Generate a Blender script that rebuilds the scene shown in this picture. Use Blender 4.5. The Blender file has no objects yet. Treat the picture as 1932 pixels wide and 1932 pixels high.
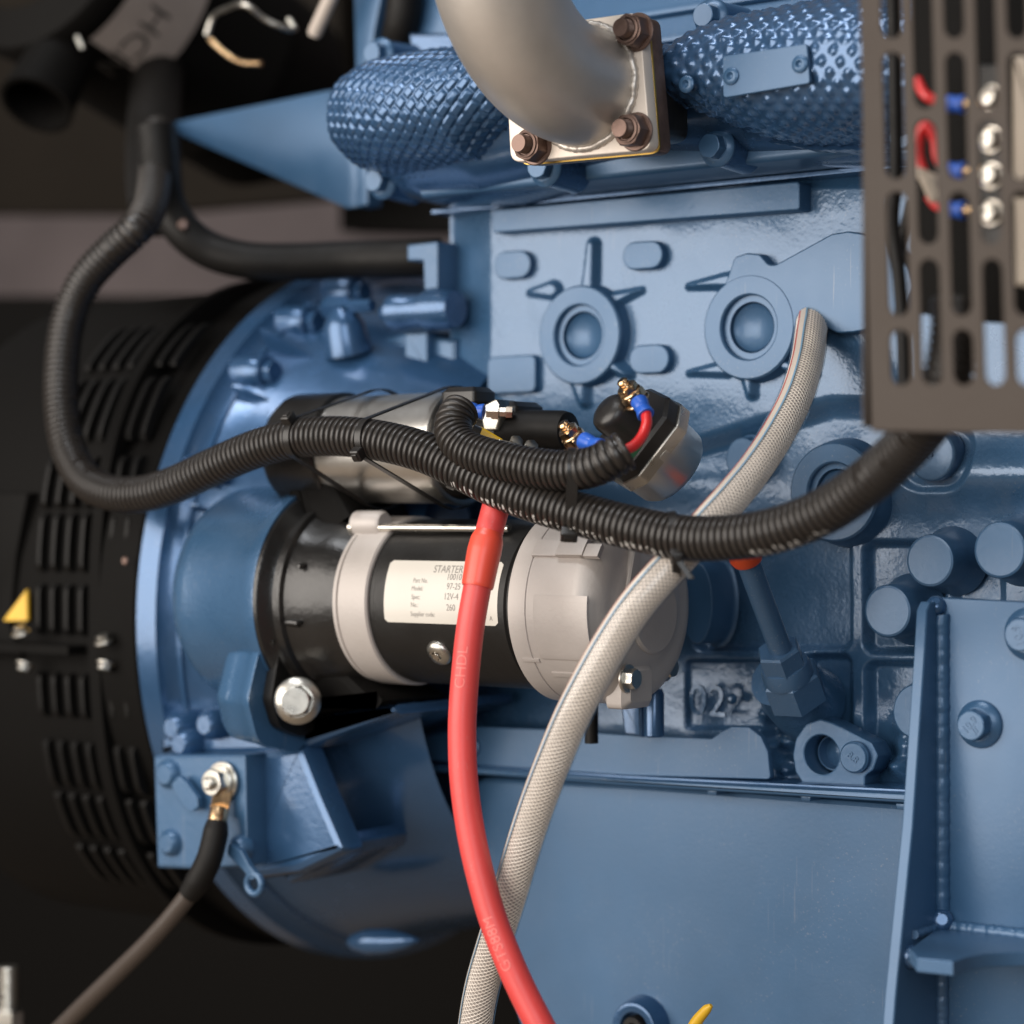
import bpy, bmesh, math, random
import numpy as np
from mathutils import Vector, Matrix, Quaternion

random.seed(7); np.random.seed(7)
SC = bpy.context.scene
COL = SC.collection
R_ = math.radians

# ------------------------------------------------------------------ camera
YAW = R_(37); DIST = 1.545; FPX = 4390.0; HALF = 966.0
FW = np.array([-math.sin(YAW), math.cos(YAW), 0.0]); RT = np.array([math.cos(YAW), math.sin(YAW), 0.0])
UP = np.array([0, 0, 1.0]); CAM = -DIST * FW
cd = bpy.data.cameras.new("camera"); cam = bpy.data.objects.new("camera", cd); COL.objects.link(cam)
cam.location = CAM; cam.rotation_euler = (R_(90), 0, YAW)
cd.sensor_width = 36; cd.sensor_fit = 'HORIZONTAL'; cd.lens = FPX / (2 * HALF) * 36
cd.clip_start = 0.02; cd.clip_end = 60
cd.dof.use_dof = True; cd.dof.focus_distance = 1.345; cd.dof.aperture_fstop = 3.4; cd.dof.aperture_blades = 7
SC.camera = cam
# ------------------------------------------------------------------ world, lamps, exposure
w = bpy.data.worlds.new("World"); SC.world = w; w.use_nodes = True
bg = w.node_tree.nodes["Background"]; bg.inputs[0].default_value = (1.0, 0.96, 0.95, 1); bg.inputs[1].default_value = 0.15
SC.view_settings.view_transform = 'Standard'; SC.view_settings.look = 'None'
SC.view_settings.exposure = 0.0; SC.view_settings.gamma = 1.0

def area(name, loc, target, sx, sy, power, col):
    l = bpy.data.lights.new(name, 'AREA'); l.shape = 'RECTANGLE'; l.size = sx; l.size_y = sy
    l.energy = power; l.color = col
    o = bpy.data.objects.new(name, l); COL.objects.link(o); o.location = loc
    d = Vector(target) - Vector(loc); o.rotation_euler = d.to_track_quat('-Z', 'Y').to_euler(); return o

area("key_window", (-.80, -2.35, .46), (0.05, 0, 0.0), 2.7, 1.95, 96, (1.0, 0.925, 0.85))
area("overhead_lamp", (-0.2, -1.1, 2.4), (0, 0, 0), 1.6, 0.35, 30, (0.95, 0.97, 1.0))
area("side_fill", (1.9, -2.6, 0.9), (0.1, 0, -0.1), 1.4, 1.5, 30, (0.9, 0.95, 1.0))  # unseen fill, added to lift the dim recesses right of the starter

# ------------------------------------------------------------------ photo pixel (1932 px wide) -> point of the place
def ray(px, py): return FW + RT * ((px - HALF) / FPX) - UP * ((py - HALF) / FPX)
def P(px, py, Y=0.0):
    d = ray(px, py); return CAM + d * ((Y - CAM[1]) / d[1])
def PX(px, py, X):
    d = ray(px, py); return CAM + d * ((X - CAM[0]) / d[0])
def SZ(px, py, Y=0.0): return float((P(px, py, Y) - CAM) @ FW) / FPX     # metres per pixel there
def XZ(pts, Y): return [(p[0], p[2]) for p in (P(x, y, Y) for x, y in pts)]

# ------------------------------------------------------------------ materials
def mat(name, col, rough=0.5, metal=0.0, coat=0.0, coat_r=0.1, bump=0.0, bscale=200, bdetail=3, var=0.0, vscale=20,
        rvar=0.0, spec=0.5, dust=0.0):
    m = bpy.data.materials.new(name); m.use_nodes = True
    nt = m.node_tree; b = nt.nodes["Principled BSDF"]; L = nt.links.new
    b.inputs["Base Color"].default_value = (*col, 1); b.inputs["Roughness"].default_value = rough
    b.inputs["Metallic"].default_value = metal; b.inputs["Coat Weight"].default_value = coat
    b.inputs["Coat Roughness"].default_value = coat_r; b.inputs["Specular IOR Level"].default_value = spec
    tc = nt.nodes.new("ShaderNodeTexCoord")
    if var or rvar:
        n = nt.nodes.new("ShaderNodeTexNoise"); n.inputs["Scale"].default_value = vscale; n.inputs["Detail"].default_value = 6
        n.inputs["Roughness"].default_value = 0.65; L(tc.outputs["Object"], n.inputs["Vector"])
        if var:
            mr = nt.nodes.new("ShaderNodeMapRange"); mr.inputs[1].default_value = .3; mr.inputs[2].default_value = .7
            mr.inputs[3].default_value = 1 - var; mr.inputs[4].default_value = 1 + var; L(n.outputs["Fac"], mr.inputs[0])
            mx = nt.nodes.new("ShaderNodeMix"); mx.data_type = 'RGBA'; mx.blend_type = 'MULTIPLY'; mx.inputs[0].default_value = 1
            mx.inputs[6].default_value = (*col, 1); L(mr.outputs[0], mx.inputs[7]); L(mx.outputs[2], b.inputs["Base Color"])
        if rvar:
            m2 = nt.nodes.new("ShaderNodeMapRange"); m2.inputs[1].default_value = .3; m2.inputs[2].default_value = .7
            m2.inputs[3].default_value = max(.03, rough - rvar); m2.inputs[4].default_value = rough + rvar
            L(n.outputs["Fac"], m2.inputs[0]); L(m2.outputs[0], b.inputs["Roughness"])
    if dust:   # fine dust and rubbed specks lying in patches, and a few hairline scuffs
        src = b.inputs["Base Color"].links[0].from_socket if b.inputs["Base Color"].is_linked else None
        def nz(sc, lo, hi, mapping=None, det=3):
            q = nt.nodes.new("ShaderNodeTexNoise"); q.inputs["Scale"].default_value = sc; q.inputs["Detail"].default_value = det
            if mapping:
                mp = nt.nodes.new("ShaderNodeMapping"); mp.inputs["Scale"].default_value = mapping; mp.inputs["Rotation"].default_value = (.3, .5, .2); L(tc.outputs["Object"], mp.inputs["Vector"]); L(mp.outputs[0], q.inputs["Vector"])
            else: L(tc.outputs["Object"], q.inputs["Vector"])
            r = nt.nodes.new("ShaderNodeMapRange"); r.inputs[1].default_value = lo; r.inputs[2].default_value = hi; r.clamp = True; L(q.outputs["Fac"], r.inputs[0]); return r.outputs[0]
        def op(o, x, y):
            q = nt.nodes.new("ShaderNodeMath"); q.operation = o
            for i_, v_ in enumerate((x, y)):
                if isinstance(v_, (int, float)): q.inputs[i_].default_value = v_
                else: L(v_, q.inputs[i_])
            return q.outputs[0]
        film = op('MULTIPLY', nz(9, .45, .72, None, 5), .18); speck = op('MULTIPLY', nz(700, .66, .74, None, 1), nz(16, .45, .65))
        hair = op('MULTIPLY', nz(1, .70, .73, (900, 900, 14), 1), nz(24, .52, .62))
        msk = op('MULTIPLY', op('MAXIMUM', op('MAXIMUM', film, speck), op('MULTIPLY', hair, .8)), dust)
        mx = nt.nodes.new("ShaderNodeMix"); mx.data_type = 'RGBA'; mx.inputs[6].default_value = (*col, 1); mx.inputs[7].default_value = (.36, .34, .32, 1)
        if src: L(src, mx.inputs[6])
        L(msk, mx.inputs[0]); L(mx.outputs[2], b.inputs["Base Color"])
    if bump:
        n = nt.nodes.new("ShaderNodeTexNoise"); n.inputs["Scale"].default_value = bscale; n.inputs["Detail"].default_value = bdetail
        n.inputs["Roughness"].default_value = 0.55; L(tc.outputs["Object"], n.inputs["Vector"])
        bp = nt.nodes.new("ShaderNodeBump"); bp.inputs["Strength"].default_value = 1.0; bp.inputs["Distance"].default_value = bump
        L(n.outputs["Fac"], bp.inputs["Height"]); L(bp.outputs[0], b.inputs["Normal"])
        b.inputs["Coat Normal"].default_value
        L(bp.outputs[0], b.inputs["Coat Normal"])
    return m

BLUE = (0.040, 0.108, 0.212)
M = {}
M['blue'] = mat("blue_paint", BLUE, .40, .25, .25, .18, bump=.00012, bscale=260, var=.07, vscale=14, rvar=.07, dust=.30)
M['blue_sheet'] = mat("blue_sheet_paint", BLUE, .40, .2, .15, .25, bump=.00006, bscale=420, var=.10, vscale=7, rvar=.09, dust=.26)
M['blue_cast'] = mat("blue_cast_paint", BLUE, .28, .2, .4, .12, bump=.00021, bscale=380, bdetail=1.5, var=.08, vscale=18, rvar=.08, dust=.24)
M['blue_gloss'] = mat("blue_gloss_paint", (0.036, .098, .208), .25, .42, .45, .1, bump=.00010, bscale=240, var=.08, vscale=20, rvar=.06, dust=.18)
M['black'] = mat("black_paint", (.008, .0075, .007), .42, 0, 0, .2, spec=.35, bump=.0001, bscale=300, rvar=.1, vscale=25, dust=.07)
M['black_cast'] = mat("black_cast_paint", (.010, .0095, .009), .33, 0, .2, .2, spec=.5, bump=.00025, bscale=240, rvar=.06, vscale=25)
M['shade_black'] = mat("shaded_black_paint", (.0042, .0038, .0034), .65, spec=.09, bump=.0002, bscale=200)  # black paint with shade put into its colour, for dim places
M['plastic'] = mat("black_plastic", (.014, .0125, .0115), .34, 0, 0, bump=.00005, bscale=500, rvar=.06, vscale=60)
M['conduit'] = mat("black_conduit_plastic", (.02, .0165, .014), .36, 0, 0, rvar=.09, vscale=70, dust=.05)
M['rubber'] = mat("black_rubber", (.007, .0062, .0055), .55, 0, 0, spec=.22, rvar=.08, vscale=60)
M['steel'] = mat("bright_steel", (.62, .58, .52), .22, 1, 0, bump=.00003, bscale=300, rvar=.07, vscale=60)
M['zinc'] = mat("zinc_steel", (.55, .53, .48), .32, 1, 0, bump=.00005, bscale=300, rvar=.1, vscale=80)
M['brushed'] = mat("satin_steel", (.72, .70, .66), .33, 1, 0, bump=.00003, bscale=120, rvar=.05, vscale=40)
M['brass'] = mat("brass", (.62, .42, .24), .25, 1, 0, rvar=.08, vscale=90)
M['rust'] = mat("heat_browned_steel", (.17, .112, .092), .42, .7, 0, bump=.0001, bscale=400, var=.25, vscale=120, rvar=.1)
M['alu'] = mat("aluminium_paint", (.58, .535, .485), .41, .65, 0, bump=.00005, bscale=500, var=.1, vscale=11, rvar=.06)
M['flange'] = mat("flange_steel_paint", (.70, .62, .54), .45, .2, 0, bump=.00006, bscale=400, var=.05, vscale=25, rvar=.05)
M['gold'] = mat("gasket_brass_sheet", (.55, .36, .10), .35, 1, 0, rvar=.1, vscale=60)
M['alloy'] = mat("warm_grey_alloy", (.46, .42, .39), .48, .15, 0, bump=.00012, bscale=420, var=.07, vscale=20, rvar=.07, dust=.20)
M['label'] = mat("cream_label", (.62, .585, .52), .42, 0, .2, .2, var=.02)
M['ink'] = mat("grey_ink", (.22, .2, .18), .6)
M['ink_dark'] = mat("dark_ink", (.05, .045, .04), .6)
M['red'] = mat("red_cable_sheath", (.64, .055, .050), .46, 0, .1, .3, bump=.00006, bscale=300, var=.05, vscale=30, rvar=.08, dust=.16)
M['red_sleeve'] = mat("red_heat_shrink", (.70, .070, .038), .40, 0, .2, .25, bump=.0001, bscale=90, var=.03)
M['red_print'] = mat("pale_red_print", (.76, .16, .14), .5)
M['red_wire'] = mat("red_wire", (.60, .02, .02), .35, 0, .2)
M['orange'] = mat("orange_red_grip", (.55, .06, .012), .4)
M['blue_crimp'] = mat("blue_crimp_plastic", (.02, .10, .48), .35)
M['yellow'] = mat("yellow_plastic", (.72, .42, .02), .4)
M['hose'] = mat("milky_hose_core", (.34, .315, .305), .5, 0, 0, var=.06, vscale=30)
M['thread'] = mat("white_braid_thread", (.93, .88, .83), .4)
M['stripe_white'] = mat("white_stripe", (.78, .72, .66), .45)
M['stripe_red'] = mat("red_stripe", (.62, .10, .07), .45)
M['stripe_blue'] = mat("blue_stripe", (.22, .42, .64), .45)
M['brown'] = mat("brown_powder_coat", (.040, .028, .020), .58, 0, 0, spec=.35, bump=.00015, bscale=600, var=.04, vscale=12, rvar=.04)
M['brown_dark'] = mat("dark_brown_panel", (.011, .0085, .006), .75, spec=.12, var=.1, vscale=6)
M['grey_wall'] = mat("pale_grey_backdrop", (.145, .12, .12), .8, var=.25, vscale=3)
M['beige'] = mat("beige_plastic", (.55, .46, .36), .5)
M['green'] = mat("green_plastic", (.03, .18, .08), .4)
# clear PVC skin: mostly see-through, with a gloss on top
m = bpy.data.materials.new("clear_hose_skin"); m.use_nodes = True; nt = m.node_tree; nt.nodes.clear()
o_ = nt.nodes.new("ShaderNodeOutputMaterial"); mixs = nt.nodes.new("ShaderNodeMixShader"); tr = nt.nodes.new("ShaderNodeBsdfTransparent")
gl = nt.nodes.new("ShaderNodeBsdfGlossy"); gl.inputs["Roughness"].default_value = .16; fr = nt.nodes.new("ShaderNodeFresnel"); fr.inputs[0].default_value = 1.5
tr.inputs[0].default_value = (.93, .91, .88, 1)
ge = nt.nodes.new("ShaderNodeNewGeometry"); mu = nt.nodes.new("ShaderNodeMath"); mu.operation = 'MULTIPLY_ADD'; mu.inputs[1].default_value = -1; mu.inputs[2].default_value = 1
mm = nt.nodes.new("ShaderNodeMath"); mm.operation = 'MULTIPLY'
nt.links.new(ge.outputs["Backfacing"], mu.inputs[0]); nt.links.new(mu.outputs[0], mm.inputs[0]); nt.links.new(fr.outputs[0], mm.inputs[1]); nt.links.new(mm.outputs[0], mixs.inputs[0]); nt.links.new(tr.outputs[0], mixs.inputs[1]); nt.links.new(gl.outputs[0], mixs.inputs[2]); nt.links.new(mixs.outputs[0], o_.inputs[0])
M['skin'] = m

# ------------------------------------------------------------------ object helpers
ORG = {}
def thing(name, label, cat, loc=(0, 0, 0), group=None, kind=None):
    o = bpy.data.objects.new(name, None); COL.objects.link(o); o.location = loc; o.empty_display_size = .02
    o['label'] = label; o['category'] = cat
    if group: o['group'] = group
    if kind: o['kind'] = kind
    ORG[o.name] = np.array(loc, float); return o
def tag(o, label, cat, group=None, kind=None):
    o['label'] = label; o['category'] = cat
    if group: o['group'] = group
    if kind: o['kind'] = kind
    return o
def data(name, V, F, m, sharp=38, smooth=True):
    me = bpy.data.meshes.new(name); me.from_pydata([tuple(map(float, v)) for v in V], [], F if isinstance(F, list) else F.tolist())
    me.materials.append(M[m] if isinstance(m, str) else m)
    if smooth:
        me.set_sharp_from_angle(angle=R_(sharp)); me.polygons.foreach_set("use_smooth", np.array([len(p.vertices) < 9 for p in me.polygons], bool))
    me.update(); return me
def obj(name, VF, m, parent=None, sharp=38, smooth=True, label=None):
    V, F = VF; org = ORG[parent.name] if parent else np.zeros(3)
    V = np.asarray(V, float) - org
    o = bpy.data.objects.new(name, data(name, V, F, m, sharp, smooth)); COL.objects.link(o)
    if parent: o.parent = parent
    ORG[o.name] = org
    if label: o['label'] = label
    return o
def place(name, me, parent, pos, axis=None, spin=0.0, scale=1.0, rot=None):
    """an instance of shared mesh data, its local +Z laid along axis"""
    o = bpy.data.objects.new(name, me); COL.objects.link(o)
    org = ORG[parent.name] if parent else np.zeros(3)
    if parent: o.parent = parent
    o.location = Vector(np.asarray(pos, float) - org)
    if axis is not None:
        q = Vector((0, 0, 1)).rotation_difference(Vector(axis)) @ Quaternion((0, 0, 1), spin)
        if tuple(axis) == (0, -1, 0): q = Quaternion((1, 0, 0), R_(90)) @ Quaternion((0, 0, 1), spin)
        o.rotation_mode = 'QUATERNION'; o.rotation_quaternion = q
    o.scale = (scale,) * 3
    ORG[o.name] = np.asarray(pos, float)
    return o

# ------------------------------------------------------------------ shape helpers (all return (V, F))
def join(*vfs):
    V = []; F = []; n = 0
    for v, f in vfs:
        v = np.asarray(v, float); V.append(v); F += [[i + n for i in q] for q in f]; n += len(v)
    return np.concatenate(V), F
def loft(loops, cap0=True, cap1=True, closed=True):
    loops = [np.asarray(l, float) for l in loops]; n = len(loops[0]); V = np.concatenate(loops); F = []
    for k in range(len(loops) - 1):
        a, b = k * n, (k + 1) * n
        for i in range(n if closed else n - 1):
            j = (i + 1) % n; F.append([a + i, a + j, b + j, b + i])
    if cap0: F.append(list(range(n))[::-1])
    if cap1: F.append([(len(loops) - 1) * n + i for i in range(n)])
    return V, F
def grid(G):
    G = np.asarray(G, float); n, m_, _ = G.shape; idx = np.arange(n * m_).reshape(n, m_)
    F = np.stack([idx[:-1, :-1], idx[1:, :-1], idx[1:, 1:], idx[:-1, 1:]], -1).reshape(-1, 4)
    return G.reshape(-1, 3), F.tolist()
def frame(d):
    d = np.asarray(d, float); d = d / np.linalg.norm(d); a = np.array([0, 0, 1.0]) if abs(d[2]) < .9 else np.array([1.0, 0, 0])
    u = np.cross(a, d); u /= np.linalg.norm(u); return u, np.cross(d, u), d
def lathe(o, d, prof, n=64, cap0=True, cap1=True, a0=0, a1=2 * math.pi):
    u, v, d = frame(d); o = np.asarray(o, float); full = abs(a1 - a0 - 2 * math.pi) < 1e-6
    t = np.linspace(a0, a1, n, endpoint=not full); ring = np.cos(t)[:, None] * u + np.sin(t)[:, None] * v
    return loft([o + d * s + ring * r for s, r in prof], cap0, cap1, full)
def lathex(x_r, yc, zc, n=96, cap0=True, cap1=True):
    """lathe round an axis along X: list of (x, r)"""
    return lathe((0, yc, zc), (1, 0, 0), x_r, n, cap0, cap1)
def spline(pts, n=400):
    pts = np.asarray(pts, float); p = np.vstack([2 * pts[0] - pts[1], pts, 2 * pts[-1] - pts[-2]]); out = []
    for i in range(1, len(p) - 2):
        t = np.linspace(0, 1, 24, endpoint=False)[:, None]; a, b, c, d = p[i - 1], p[i], p[i + 1], p[i + 2]
        out.append(.5 * ((2 * b) + (c - a) * t + (2 * a - 5 * b + 4 * c - d) * t ** 2 + (-a + 3 * b - 3 * c + d) * t ** 3))
    q = np.vstack(out + [pts[-1:]])
    for _ in range(3): q[1:-1] = .25 * q[:-2] + .5 * q[1:-1] + .25 * q[2:]
    s = np.r_[0, np.cumsum(np.linalg.norm(np.diff(q, axis=0), axis=1))]; si = np.linspace(0, s[-1], n)
    return np.stack([np.interp(si, s, q[:, k]) for k in range(3)], 1), s[-1]
def frames(path):
    T = np.gradient(path, axis=0); T /= np.linalg.norm(T, axis=1)[:, None]; N = np.zeros_like(T); N[0] = frame(T[0])[0]
    for i in range(1, len(T)):
        v = N[i - 1] - T[i] * (N[i - 1] @ T[i]); N[i] = v / np.linalg.norm(v)
    return T, N, np.cross(T, N)
def tube(path, r, seg=24, caps=True):
    T, N, B = frames(path); r = np.broadcast_to(r, (len(path),)); t = np.linspace(0, 2 * math.pi, seg, endpoint=False)
    L = [path[i] + r[i] * (np.cos(t)[:, None] * N[i] + np.sin(t)[:, None] * B[i]) for i in range(len(path))]
    return loft(L, caps, caps)
def pxpath(pts, n=300): return spline([P(x, y, Y) for x, y, Y in pts], n)
def corrugated(pts, r, pitch=.0034, groove=.0011, seg=28):
    base, L = pxpath(pts, 500); k = int(L / pitch); q = []
    for i in range(k):
        q += [(i, -groove), (i + .20, -groove), (i + .30, -.00035), (i + .38, 0), (i + .84, 0), (i + .92, -.00035)]
    s = np.array([a for a, _ in q]) * pitch; rr = r + np.array([b for _, b in q])
    S = np.linspace(0, L, 500); path = np.stack([np.interp(s, S, base[:, c]) for c in range(3)], 1)
    return tube(path, rr, seg), base
def resample(poly, n):
    p = np.asarray(poly + [poly[0]], float); s = np.r_[0, np.cumsum(np.linalg.norm(np.diff(p, axis=0), axis=1))]
    t = np.linspace(0, s[-1], n, endpoint=False); return np.stack([np.interp(t, s, p[:, k]) for k in range(2)], 1)
def rounded(pts, r, n=6):
    out = []; k = len(pts)
    for i in range(k):
        a, b, c = (np.asarray(pts[(i + d) % k], float) for d in (-1, 0, 1)); rr = r[i] if isinstance(r, (list, tuple)) else r
        u = a - b; v = c - b; lu, lv = np.linalg.norm(u), np.linalg.norm(v); cosang = (u @ v) / (lu * lv); ang = math.acos(max(-1, min(1, cosang)))
        if rr <= 0 or ang > 3.0: out.append(tuple(b)); continue
        t = min(rr / math.tan(ang / 2), .49 * lu, .49 * lv); p0 = b + u / lu * t; p1 = b + v / lv * t
        for s in np.linspace(0, 1, n): out.append(tuple((1 - s) ** 2 * p0 + 2 * s * (1 - s) * b + s * s * p1))
    return out
def ccw(p):
    p = np.asarray(p, float); a = .5 * np.sum(p[:, 0] * np.roll(p[:, 1], -1) - np.roll(p[:, 0], -1) * p[:, 1]); return p if a > 0 else p[::-1]
def offset(p, d):
    a = np.roll(p, 1, 0); b = np.roll(p, -1, 0); e1 = p - a; e2 = b - p
    n1 = np.stack([e1[:, 1], -e1[:, 0]], 1); n1 /= np.linalg.norm(n1, axis=1)[:, None] + 1e-12
    n2 = np.stack([e2[:, 1], -e2[:, 0]], 1); n2 /= np.linalg.norm(n2, axis=1)[:, None] + 1e-12
    n = n1 + n2; n /= np.linalg.norm(n, axis=1)[:, None] + 1e-12; return p + n * d
def prism(pts, yf, yb, bev=.0012, flare=0.0):
    """outline in XZ, front face at yf, back at yb; soft front edge and a cast fillet at the foot"""
    p = ccw(pts); p = p[np.linalg.norm(p - np.roll(p, 1, 0), axis=1) > 1e-5]; prof = [(-bev, yf), (-bev * .4, yf + bev * .25), (0, yf + bev)]
    if flare:
        prof += [(.0003, yb - flare * .9), (flare * .2, yb - flare * .45), (flare * .5, yb - flare * .15), (flare, yb + .0005)]
    else: prof += [(0, yb)]
    return loft([np.stack([q[:, 0], np.full(len(q), y), q[:, 1]], 1) for q, y in ((offset(p, d), y) for d, y in prof)], True, True)
def prism_px(pts, yf, yb, r_px=0, bev=.0012, flare=0.0):
    if r_px: pts = rounded(pts, r_px)
    return prism(XZ(pts, yf), yf, yb, bev, flare)
def ellipse_px(cx, cy, rx, ry, n=48): return [(cx + rx * math.cos(t), cy + ry * math.sin(t)) for t in np.linspace(0, 2 * math.pi, n, endpoint=False)]
def stadium_px(x0, y0, x1, y1, slope=-.07, n=10):
    h = (y1 - y0) / 2; w_ = min(h * .8, (x1 - x0) / 2); out = []
    for t in np.linspace(-math.pi / 2, math.pi / 2, n): out.append((x1 - w_ + w_ * math.cos(t), (y0 + y1) / 2 + h * math.sin(t)))
    for t in np.linspace(math.pi / 2, 1.5 * math.pi, n): out.append((x0 + w_ + w_ * math.cos(t), (y0 + y1) / 2 + h * math.sin(t)))
    cx = (x0 + x1) / 2; return [(x, y + slope * (x - cx)) for x, y in out]
def box(a, b):
    a = np.minimum(a, b) if False else np.asarray(a, float); b = np.asarray(b, float)
    V = [(x, y, z) for x in (a[0], b[0]) for y in (a[1], b[1]) for z in (a[2], b[2])]
    return np.array(V), [[0, 1, 3, 2], [4, 6, 7, 5], [0, 4, 5, 1], [2, 3, 7, 6], [0, 2, 6, 4], [1, 5, 7, 3]]
def rbox(o, ax, size, bev=.001):
    """bevelled block centred at o; ax: 3 axes; size: 3 lengths, extruded along the third axis"""
    u, v, d = [np.asarray(k, float) / np.linalg.norm(k) for k in ax]; a, b, c = [s / 2 for s in size]; o = np.asarray(o, float)
    p = np.array(rounded([(-a, -b), (a, -b), (a, b), (-a, b)], min(a, b) * .25, 4))
    def ring(s, h): return o + np.outer(p[:, 0] * (1 - s / a), u) + np.outer(p[:, 1] * (1 - s / b), v) + d * h
    return loft([ring(bev, -c), ring(0, -c + bev), ring(0, c - bev), ring(bev, c)])
def text(body, size, align='LEFT', extrude=0.0, fine=0.0):
    cu = bpy.data.curves.new("text_source", 'FONT'); cu.body = body; cu.size = size; cu.align_x = align; cu.extrude = extrude; cu.resolution_u = 3
    o = bpy.data.objects.new("text_source", cu); COL.objects.link(o); dg = bpy.context.evaluated_depsgraph_get()
    me = bpy.data.meshes.new_from_object(o.evaluated_get(dg))
    if fine:
        bm = bmesh.new(); bm.from_mesh(me); bmesh.ops.triangulate(bm, faces=bm.faces[:])
        for _ in range(5):
            long = [e for e in bm.edges if e.calc_length() > fine]
            if not long: break
            bmesh.ops.subdivide_edges(bm, edges=long, cuts=1); bmesh.ops.triangulate(bm, faces=bm.faces[:])
        bm.to_mesh(me); bm.free()
    V = np.array([v.co[:] for v in me.vertices]); F = [list(p.vertices) for p in me.polygons]
    bpy.data.objects.remove(o); bpy.data.curves.remove(cu); bpy.data.meshes.remove(me); return V, F
def hexring(r, rot=0): return [(r * math.cos(R_(60 * k) + rot), r * math.sin(R_(60 * k) + rot)) for k in range(6)]
def hexbody(r, h, z0=0.0, n=48):
    """hexagon prism with a chamfered top, across-corners radius r"""
    t = np.linspace(0, 2 * math.pi, n, endpoint=False); k = ((t + math.pi / 6) % (math.pi / 3)) - math.pi / 6
    rr = r * math.cos(math.pi / 6) / np.cos(k); rr = np.minimum(rr, r * .985)
    def ring(s, z, lim=None):
        q = rr * s if lim is None else np.minimum(rr, lim); return np.stack([q * np.cos(t), q * np.sin(t), np.full(n, z)], 1)
    return loft([ring(1, z0), ring(1, z0 + h * .86), ring(1, z0 + h * .97, r * .9), ring(1, z0 + h, r * .82)])
Z3 = (0, 0, 1)
def disc(r, z0, z1, bev=.0006, n=40): return lathe((0, 0, 0), Z3, [(z0, r), (z1 - bev, r), (z1, r - bev)], n)
def flange_bolt(r, mname, name): # washer flange + hex head, r = flange radius
    return data(name, *join(lathe((0, 0, 0), Z3, [(0, r), (r * .12, r), (r * .22, r * .93), (r * .34, r * .70)], 40), hexbody(r * .68, r * .75, r * .2)), mname, 30)
def bolt_head(r, mname, name):   # plain washer + hex head
    return data(name, *join(disc(r, 0, r * .2), hexbody(r * .72, r * .62, r * .2)), mname, 30)
def stud_nut(r, mname, name):
    th = [(r * 1.05, r * .56)]
    for k in range(5): th += [(r * (1.12 + k * .12), r * .5), (r * (1.18 + k * .12), r * .56)]
    th += [(r * 1.8, r * .5)]
    return data(name, *join(disc(r * 1.12, 0, r * .14), hexbody(r, r * .92, r * .14), lathe((0, 0, 0), Z3, [(r * .9, r * .8), (r * 1.16, r * .78), (r * 1.2, r * .66), (r * 1.1, r * .6)], 32), lathe((0, 0, 0), Z3, th, 28)), mname, 30)
TOWARD = (0, -1, 0)

# ================================================================== large structure
# ---- engine block: cast wall as one height field, machined pads / rings / plugs as parts
block = thing("engine_block", "blue painted cast iron engine block wall with round bosses and ribbed pockets behind the starter", "engine block", P(1300, 900))
def sdbox(x, y, cx, cy, hx, hy, r):
    qx = np.abs(x - cx) - hx + r; qy = np.abs(y - cy) - hy + r
    return np.hypot(np.maximum(qx, 0), np.maximum(qy, 0)) + np.minimum(np.maximum(qx, qy), 0) - r
def sdcap(x, y, a, b, r0, r1):
    ax, ay = a; bx, by = b; dx, dy = bx - ax, by - ay
    t = np.clip(((x - ax) * dx + (y - ay) * dy) / (dx * dx + dy * dy), 0, 1)
    return np.hypot(x - ax - t * dx, y - ay - t * dy) - (r0 + (r1 - r0) * t)
def sst(d, wd): t = np.clip(.5 - d / (2 * wd), 0, 1); return t * t * (3 - 2 * t)
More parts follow.
